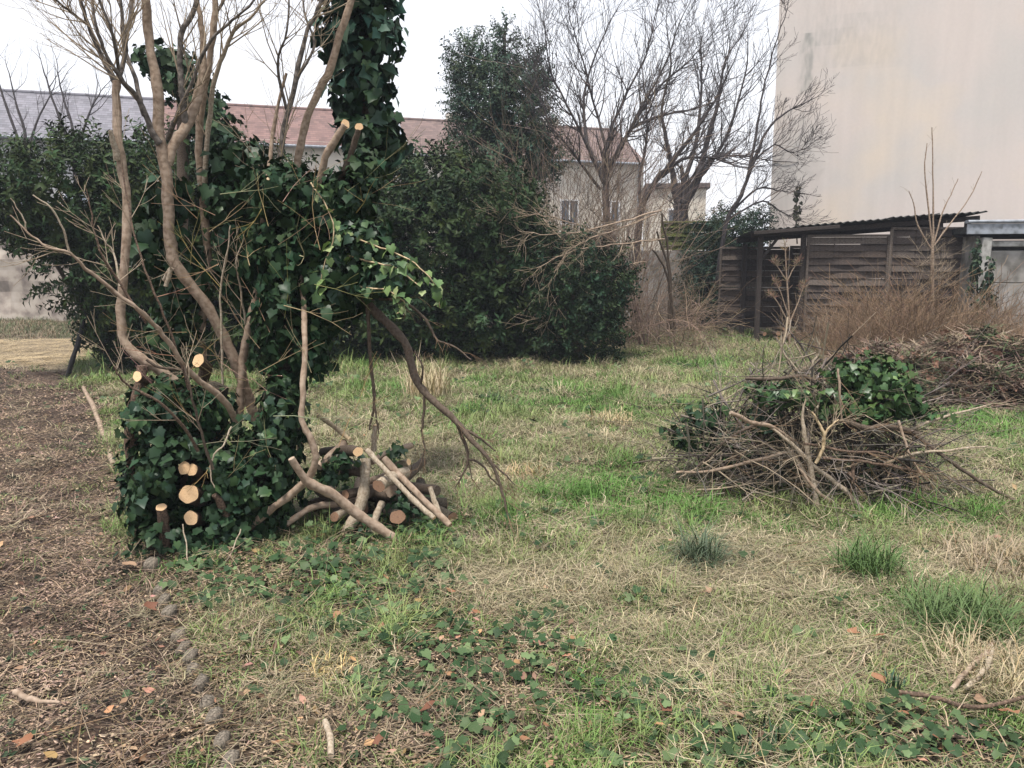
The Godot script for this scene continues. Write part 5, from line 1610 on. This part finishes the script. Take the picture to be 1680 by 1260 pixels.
# ------------------------------------------------------------------ ground cover
func make_ground_cover() -> void:
	var gm := [blade_clump(20, 0.075, 0.0042, 0.8, 0.06), blade_clump(18, 0.11, 0.0045, 1.1, 0.06), blade_clump(24, 0.05, 0.005, 0.9, 0.07)]
	var sm := [straw_mat(26, 0.11, 0.0013, 0.07, 0.04), straw_mat(24, 0.15, 0.0015, 0.08, 0.05), blade_clump(22, 0.13, 0.0034, 1.7, 0.06, 0.75)]
	var mm := [straw_mat(28, 0.035, 0.0024, 0.10, 0.02), straw_mat(26, 0.022, 0.0045, 0.10, 0.014), straw_mat(9, 0.16, 0.0016, 0.09, 0.03)]
	gm.append(blade_clump(44, 0.20, 0.0038, 1.25, 0.07, 0.6))
	gm.append(blade_clump(60, 0.13, 0.0040, 1.5, 0.10, 0.7))
	sm.append(blade_clump(46, 0.24, 0.0028, 1.7, 0.08, 0.75))
	sm.append(blade_clump(60, 0.16, 0.0026, 1.9, 0.12, 0.8))
	var g := [[], [], [], [], []]
	var gc := [[], [], [], [], []]
	var s := [[], [], [], [], []]
	var sc := [[], [], [], [], []]
	var m := [[], [], []]
	var mc := [[], [], []]
	var iv := []
	var ic := []
	var ch := []
	var cc := []
	var z := -1.9
	var total := 0
	while z > -24.0:
		var d := -z
		var dz := 0.12 if d < 8.0 else 0.3
		var half := d * 0.70 + 1.2
		var dens := minf(1150.0, 17000.0 / (d * d))
		var n := int(half * 2.0 * dz * dens)
		var grow_f := clampf(sqrt(d / 4.0), 0.9, 2.1)
		for k in n:
			var x := rr(-half, half)
			var zz := z - rng.randf() * dz
			var c := cover(x, zz)
			var p := on_ground(Vector3(x, 0, zz))
			var yaw := Basis(Vector3.UP, rr(0, TAU))
			var u := rng.randf()
			if absf(x - edge_x(zz)) < 0.05 and d < 4.7: continue
			if u < c.path * 0.96:
				var q := pow(rr(0.2, 1.3), 2.0)
				if rng.randf() < 0.50:
					var i := rng.randi() % 3
					m[i].append(Transform3D(yaw.scaled(Vector3.ONE * rr(0.6, 1.2) * grow_f), p + Vector3(0, 0.004, 0)))
					mc[i].append(Color(0.30 * q, rr(0.20, 0.24) * q, rr(0.14, 0.17) * q))
				elif rng.randf() < 0.10:
					iv.append(Transform3D(leaf_basis(Vector3(rr(-0.5, 0.5), 1, rr(-0.5, 0.5)), rdir(), rr(0.02, 0.045) * grow_f), p + Vector3(0, 0.015, 0)))
					ic.append(Color(0.05 * q, 0.085 * q, 0.04 * q))
				elif rng.randf() < 0.35:
					ch.append(Transform3D(Basis(Vector3(rr(-1, 1), rr(-1, 1), rr(-1, 1)).normalized(), rr(0, TAU)).scaled(Vector3.ONE * rr(0.006, 0.016) * grow_f), p + Vector3(0, 0.004, 0)))
					cc.append(Color(0.42 * q, 0.31 * q, 0.21 * q))
				continue
			if c.tan > 0.4 and d > 18.3 + noise2.get_noise_2d(x * 90.0, zz * 90.0) * 2.0:
				var wq := rr(0.6, 1.3)
				g[1].append(Transform3D(yaw.scaled(Vector3.ONE * rr(0.8, 2.6)), p))
				gc[1].append(Color(0.10 * wq, 0.12 * wq, 0.055 * wq) if rng.randf() < 0.55 else Color(0.24 * wq, 0.18 * wq, 0.12 * wq))
				continue
			if c.tan > 0.4:
				if rng.randf() < 0.5:
					s[1].append(Transform3D(yaw.scaled(Vector3(1, 0.35, 1) * rr(0.8, 1.2)), p))
					sc[1].append(Color(0.50, 0.39, 0.23))
				continue
			var wg := maxf(0.05, c.g - 0.3 * c.i - 0.3 * c.m)
			var ws := maxf(0.05, c.s - 0.45 * c.i - 0.3 * c.m)
			var wi := maxf(0.0, c.i + noise2.get_noise_2d(x * 160.0, zz * 160.0 + 400.0) * 0.9 - 0.1) * 0.42
			var wm := maxf(0.06, c.m + c.i * 0.35) * 0.9
			if noise2.get_noise_2d(x * 420.0 + 33.0, zz * 420.0) < -0.22 + 0.10 * c.g and d < 9.0 and rng.randf() < 0.75: continue
			var tot := wg + ws + wi + wm
			u = rng.randf() * tot
			var q := rr(0.7, 1.3)
			var i := rng.randi() % 3
			var tall := noise2.get_noise_2d(x * 75.0 + 11.0, zz * 75.0 + 5.0) > 0.05 and rng.randf() < 0.2
			if tall and u < wg + ws: i = 3 + rng.randi() % 2
			if u < wg:
				var tone := clampf(0.5 + noise2.get_noise_2d(x * 120.0 + 90.0, zz * 120.0) * 1.3, 0, 1)
				var h := rr(0.6, 1.25) * grow_f * 0.9
				g[i].append(Transform3D(yaw.scaled(Vector3(h, h * rr(0.7, 1.1), h)), p))
				gc[i].append(Color(0.085, 0.185, 0.035).lerp(Color(0.19, 0.235, 0.085), clampf(tone - (c.g - 0.9) * 0.7, 0, 1)) * q)
			elif u < wg + ws:
				var h := rr(0.6, 1.2) * grow_f
				s[i].append(Transform3D(yaw.scaled(Vector3(h, h * rr(0.5, 1.0), h)), p))
				var tone := rng.randf()
				sc[i].append(Color(0.50, 0.42, 0.29).lerp(Color(0.24, 0.225, 0.12), tone) * q * rr(0.7, 1.0))
			elif u < wg + ws + wi:
				for e in 2 + rng.randi() % 2:
					var off := Vector3(rr(-0.06, 0.06), rr(0.01, 0.06), rr(-0.06, 0.06)) * grow_f
					iv.append(Transform3D(leaf_basis(Vector3(rr(-0.7, 0.7), 1, rr(-0.4, 0.9)), rdir(), rr(0.02, 0.055) * grow_f), p + off))
					var t := rng.randf()
					ic.append(Color(0.024, 0.05, 0.02).lerp(Color(0.12, 0.17, 0.075), t * t * t) * q)
			else:
				m[i].append(Transform3D(yaw.scaled(Vector3.ONE * rr(0.7, 1.3) * grow_f), p + Vector3(0, 0.006, 0)))
				q = pow(rr(0.3, 1.3), 1.8)
				mc[i].append(Color(0.30 * q, 0.225 * q, 0.15 * q))
			total += 1
		z -= dz
	var names := ["short green grass growing across the garden", "flattened straw-coloured dead grass lying over the garden", "brown mulch of twigs and bark bits on the left path"]
	var sets := [["grass", g, gc, gm, M.blade], ["dead_grass", s, sc, sm, M.blade], ["mulch", m, mc, mm, M.litter]]
	for e in 3:
		var o := Node3D.new()
		o.name = sets[e][0]
		add_child(o)
		tag(o, names[e], ["grass", "dead grass", "mulch"][e], "", "stuff")
		for i in sets[e][1].size():
			if sets[e][1][i].size(): many(o, ["blades", "stalks", "bits"][e], sets[e][3][i], sets[e][4], sets[e][1][i], sets[e][2][i])
	var gi := many(self, "ground_ivy", M.ivy_leaf[0], M.leaf, iv, ic)
	tag(gi, "low creeping ivy leaves over the foreground soil", "ivy", "", "stuff")
	var cm := SphereMesh.new()
	cm.radial_segments = 6
	cm.rings = 3
	cm.radius = 0.8
	cm.height = 0.9
	var chips := many(self, "wood_chips", cm, M.litter, ch, cc)
	tag(chips, "pale wood chips scattered on the brown path", "wood chips", "", "stuff")
	var lx := []
	var lc := []
	for k in 1500:
		var d := 2.1 + 7.0 * pow(rng.randf(), 1.5)
		var x := rr(-d * 0.7, d * 0.7)
		var c := cover(x, -d)
		if rng.randf() > 0.12 + 0.5 * c.i + 0.45 * c.m + 0.25 * c.path: continue
		var q := pow(rr(0.35, 1.25), 1.5)
		lx.append(Transform3D(Basis(Vector3.UP, rr(0, TAU)).rotated(Vector3(rr(-1, 1), 0, rr(-1, 1)).normalized(), rr(0.0, 0.8)).scaled(Vector3.ONE * rr(0.02, 0.055)), on_ground(Vector3(x, 0, -d), rr(0.01, 0.045))))
		lc.append(Color(0.30 * q, rr(0.15, 0.21) * q, rr(0.08, 0.13) * q))
	var lit := many(self, "leaf_litter", dead_leaf_mesh(), M.litter, lx, lc)
	tag(lit, "small brown scraps of fallen leaves among foreground grass and ivy", "leaf litter", "", "stuff")
	# loose long twigs and stems strewn in front
	var tb := MB.new()
	for k in 620:
		var d := 2.2 + 4.2 * pow(rng.randf(), 1.3)
		var x := rr(-d * 0.68, d * 0.5)
		var c := cover(x, -d)
		if c.g > 0.9 and rng.randf() < 0.8: continue
		var q := rr(0.5, 1.5)
		q *= q
		tb.col = Color(1.25 * q, 1.02 * q, 0.8 * q)
		var a := rr(-0.7, 0.7) + (0.3 if rng.randf() < 0.6 else 1.6)
		grow(tb, on_ground(Vector3(x, 0, -d), 0.015), Vector3(cos(a), rr(-0.01, 0.08), -sin(a) * 0.8).normalized(), rr(0.15, 0.55), rr(0.0012, 0.0032), 1, -0.01, 0.1, 1.2, 0.0009)
	solo("loose_twigs", Vector3.ZERO, tb, M.twig, "fine dry stems strewn over the foreground", "twigs", "", "stuff")

# ------------------------------------------------------------------ small countable things
func tussock(px: float, py: float, blades: int, h: float, w: float, lean: float, rad: float, col: Color, label: String) -> void:
	var p := gp(px, py)
	var t := thing("grass_tussock", p, label, "grass tussock")
	var xf := []
	var cols := []
	var mesh := blade_clump(blades / 5, h, w, lean, rad, 0.55)
	for k in 5:
		xf.append(Transform3D(Basis(Vector3.UP, k * 1.3).scaled(Vector3.ONE * rr(0.8, 1.1)), p))
		cols.append(col * rr(0.85, 1.15))
	many(t, "blades", mesh, M.blade, xf, cols, p)

func make_small_things() -> void:
	tussock(1150, 925, 520, 0.30, 0.0045, 1.25, 0.09, Color(0.085, 0.12, 0.07), "dark grey-green grass tussock in front of the brush pile")
	tussock(1425, 945, 520, 0.30, 0.005, 1.1, 0.12, Color(0.085, 0.15, 0.045), "green tussock at right between brush pile and straw")
	tussock(1575, 1030, 900, 0.30, 0.005, 1.3, 0.18, Color(0.10, 0.16, 0.055), "largest green grass tussock near the right edge")
	tussock(805, 660, 420, 0.24, 0.009, 1.2, 0.22, Color(0.075, 0.115, 0.05), "low dark green tussock on the lawn before the hedge")
	tussock(700, 655, 380, 0.55, 0.007, 0.6, 0.22, Color(0.46, 0.38, 0.25), "tall straw-coloured grass tuft behind the hanging branch")
	tussock(1650, 930, 1000, 0.30, 0.0036, 1.75, 0.28, Color(0.33, 0.26, 0.175), "large tan heap of dead grass at the right edge")
	tussock(1620, 1110, 800, 0.26, 0.0032, 1.8, 0.2, Color(0.36, 0.295, 0.19), "tan drooping grass below the largest green tussock")
	tussock(1000, 700, 300, 0.20, 0.007, 1.5, 0.22, Color(0.44, 0.36, 0.21), "pale dry tuft in the middle of the lawn")
	tussock(540, 1100, 260, 0.10, 0.004, 1.5, 0.07, Color(0.62, 0.48, 0.24), "small golden tuft of hay on the mulch in front")
	tussock(860, 780, 240, 0.16, 0.006, 1.5, 0.16, Color(0.42, 0.30, 0.18), "small russet dry tuft right of the log pile")
	tussock(1250, 1225, 40, 0.09, 0.009, 0.35, 0.07, Color(0.04, 0.08, 0.04), "cluster of upright bulb shoots at the bottom right")
	tussock(1465, 1140, 20, 0.10, 0.009, 0.3, 0.03, Color(0.05, 0.10, 0.06), "few upright bulb shoots left of the forked stick")
	# stone edging along the path
	var sp := [[250, 925, 20], [263, 962, 19], [269, 985, 18], [277, 1004, 19], [295, 1038, 20], [302, 1058, 19], [312, 1078, 20], [317, 1099, 18], [330, 1124, 21], [340, 1154, 23], [350, 1183, 24], [363, 1213, 24], [377, 1245, 25]]
	for q in sp:
		var p := gp(q[0], q[1] + 6)
		var s: float = q[2] * 1.2 * -p.z / FOCAL
		var b := MB.new()
		var U := 10
		var V := 7
		var sd := rr(0, 500)
		for j in V + 1:
			for k in U:
				var a := TAU * k / U
				var e := PI * j / V - PI * 0.5
				var d := Vector3(cos(a) * cos(e), sin(e), sin(a) * cos(e))
				var sq := Vector3(signf(d.x) * pow(absf(d.x), 0.55), signf(d.y) * pow(absf(d.y), 0.6), signf(d.z) * pow(absf(d.z), 0.55))
				var r := 1.0 + noise2.get_noise_3d(d.x * 60.0 + sd, d.y * 60.0, d.z * 60.0) * 0.35
				b.vert(p + Vector3(0, s * 0.16, 0) + sq * r * Vector3(s * 0.42, s * 0.55, s * 0.8), d)
		for j in V:
			for k in U:
				var i0 := j * U + k
				var i1 := j * U + (k + 1) % U
				b.tri(i0, i1, i0 + U)
				b.tri(i1, i1 + U, i0 + U)
		solo("edging_stone", p, b, M.stone, "small grey-brown stone in the edging row along the mulch path", "stone", "stone edging row")
	# old edging batten further back
	var eb := MB.new()
	var ep := smooth([gp(137, 640) + Vector3(0, 0.02, 0), gp(152, 672) + Vector3(0, 0.03, 0), gp(166, 705) + Vector3(0, 0.02, 0), gp(186, 765) + Vector3(0, 0.015, 0)], [0.022, 0.026, 0.026, 0.02], 4, 0.006)
	eb.tube(ep[0], ep[1], 7)
	solo("edging_stick", ep[0][0], eb, M.bark, "long grey stick lying along the path edge left of the shrub", "stick")
	# dead leaves
	var dl := [dead_leaf_mesh(), dead_leaf_mesh(), dead_leaf_mesh(), dead_leaf_mesh()]
	for q in [[737, 993, 22], [940, 978, 16], [817, 1193, 22], [895, 1213, 18], [1030, 1197, 24], [993, 1167, 24], [860, 1242, 26], [703, 1180, 30], [1093, 1183, 24], [593, 970, 20], [1162, 982, 18], [1208, 1197, 30], [1322, 1173, 26], [1440, 1135, 32], [1398, 1052, 22], [1360, 1085, 20], [1540, 1232, 38], [1660, 1183, 22], [1642, 1180, 22], [1443, 1063, 24], [43, 1240, 36], [213, 940, 28], [247, 1010, 26], [1605, 1162, 28], [550, 1030, 22], [620, 1245, 20], [1480, 1195, 20], [1600, 1205, 20], [1185, 805, 16], [1010, 600, 14], [780, 1020, 16], [1290, 1130, 18]]:
		var p := gp(q[0], q[1])
		var o := MeshInstance3D.new()
		o.name = numbered("dead_leaf")
		o.mesh = dl[rng.randi() % 4]
		o.material_override = M.dead_leaf[rng.randi() % 4]
		add_child(o)
		var s: float = q[2] * 1.15 * -p.z / FOCAL
		o.transform = Transform3D(Basis(Vector3.UP, rr(0, TAU)).rotated(Vector3(rr(-1, 1), 0, rr(-1, 1)).normalized(), rr(0.1, 0.6)).scaled(Vector3(s, s, s)), p + Vector3(0, 0.045, 0))
		tag(o, "curled russet dead leaf lying on the grass and ivy", "leaf", "fallen dead leaves")
	# sticks at bottom right
	for q in [["straight reddish stick lying at the bottom right edge", [[1470, 1160, 4.2], [1530, 1166, 4.4], [1600, 1172, 4], [1690, 1162, 3.8]], "bark_red"], ["curved grey forked stick above the straight red one", [[1560, 1148, 4], [1596, 1112, 4.4], [1618, 1096, 4.6], [1628, 1076, 3.6]], "bark"], ["short bent stick crossing the forked one", [[1584, 1146, 4], [1610, 1128, 4.4], [1622, 1108, 4], [1626, 1084, 3]], "bark_pale"], ["short cut stick at the bottom edge beside the mulch", [[534, 1206, 6], [542, 1230, 6], [543, 1262, 6]], "bark_pale"], ["curved brown stick lying on the mulch at lower left", [[25, 1140, 5], [50, 1155, 5.4], [75, 1164, 4], [100, 1168, 2.6]], "bark"]]:
		var p := []
		var r := []
		for e in q[1]:
			var w := gp(e[0], e[1])
			p.append(w + Vector3(0, 0.05, 0))
			r.append(e[2] * -w.z / FOCAL)
		var sm2 := smooth(p, r, 5, 0.002)
		var b := MB.new()
		b.tube(sm2[0], sm2[1], 8)
		solo("stick", sm2[0][0], b, M[q[2]], q[0], "stick")
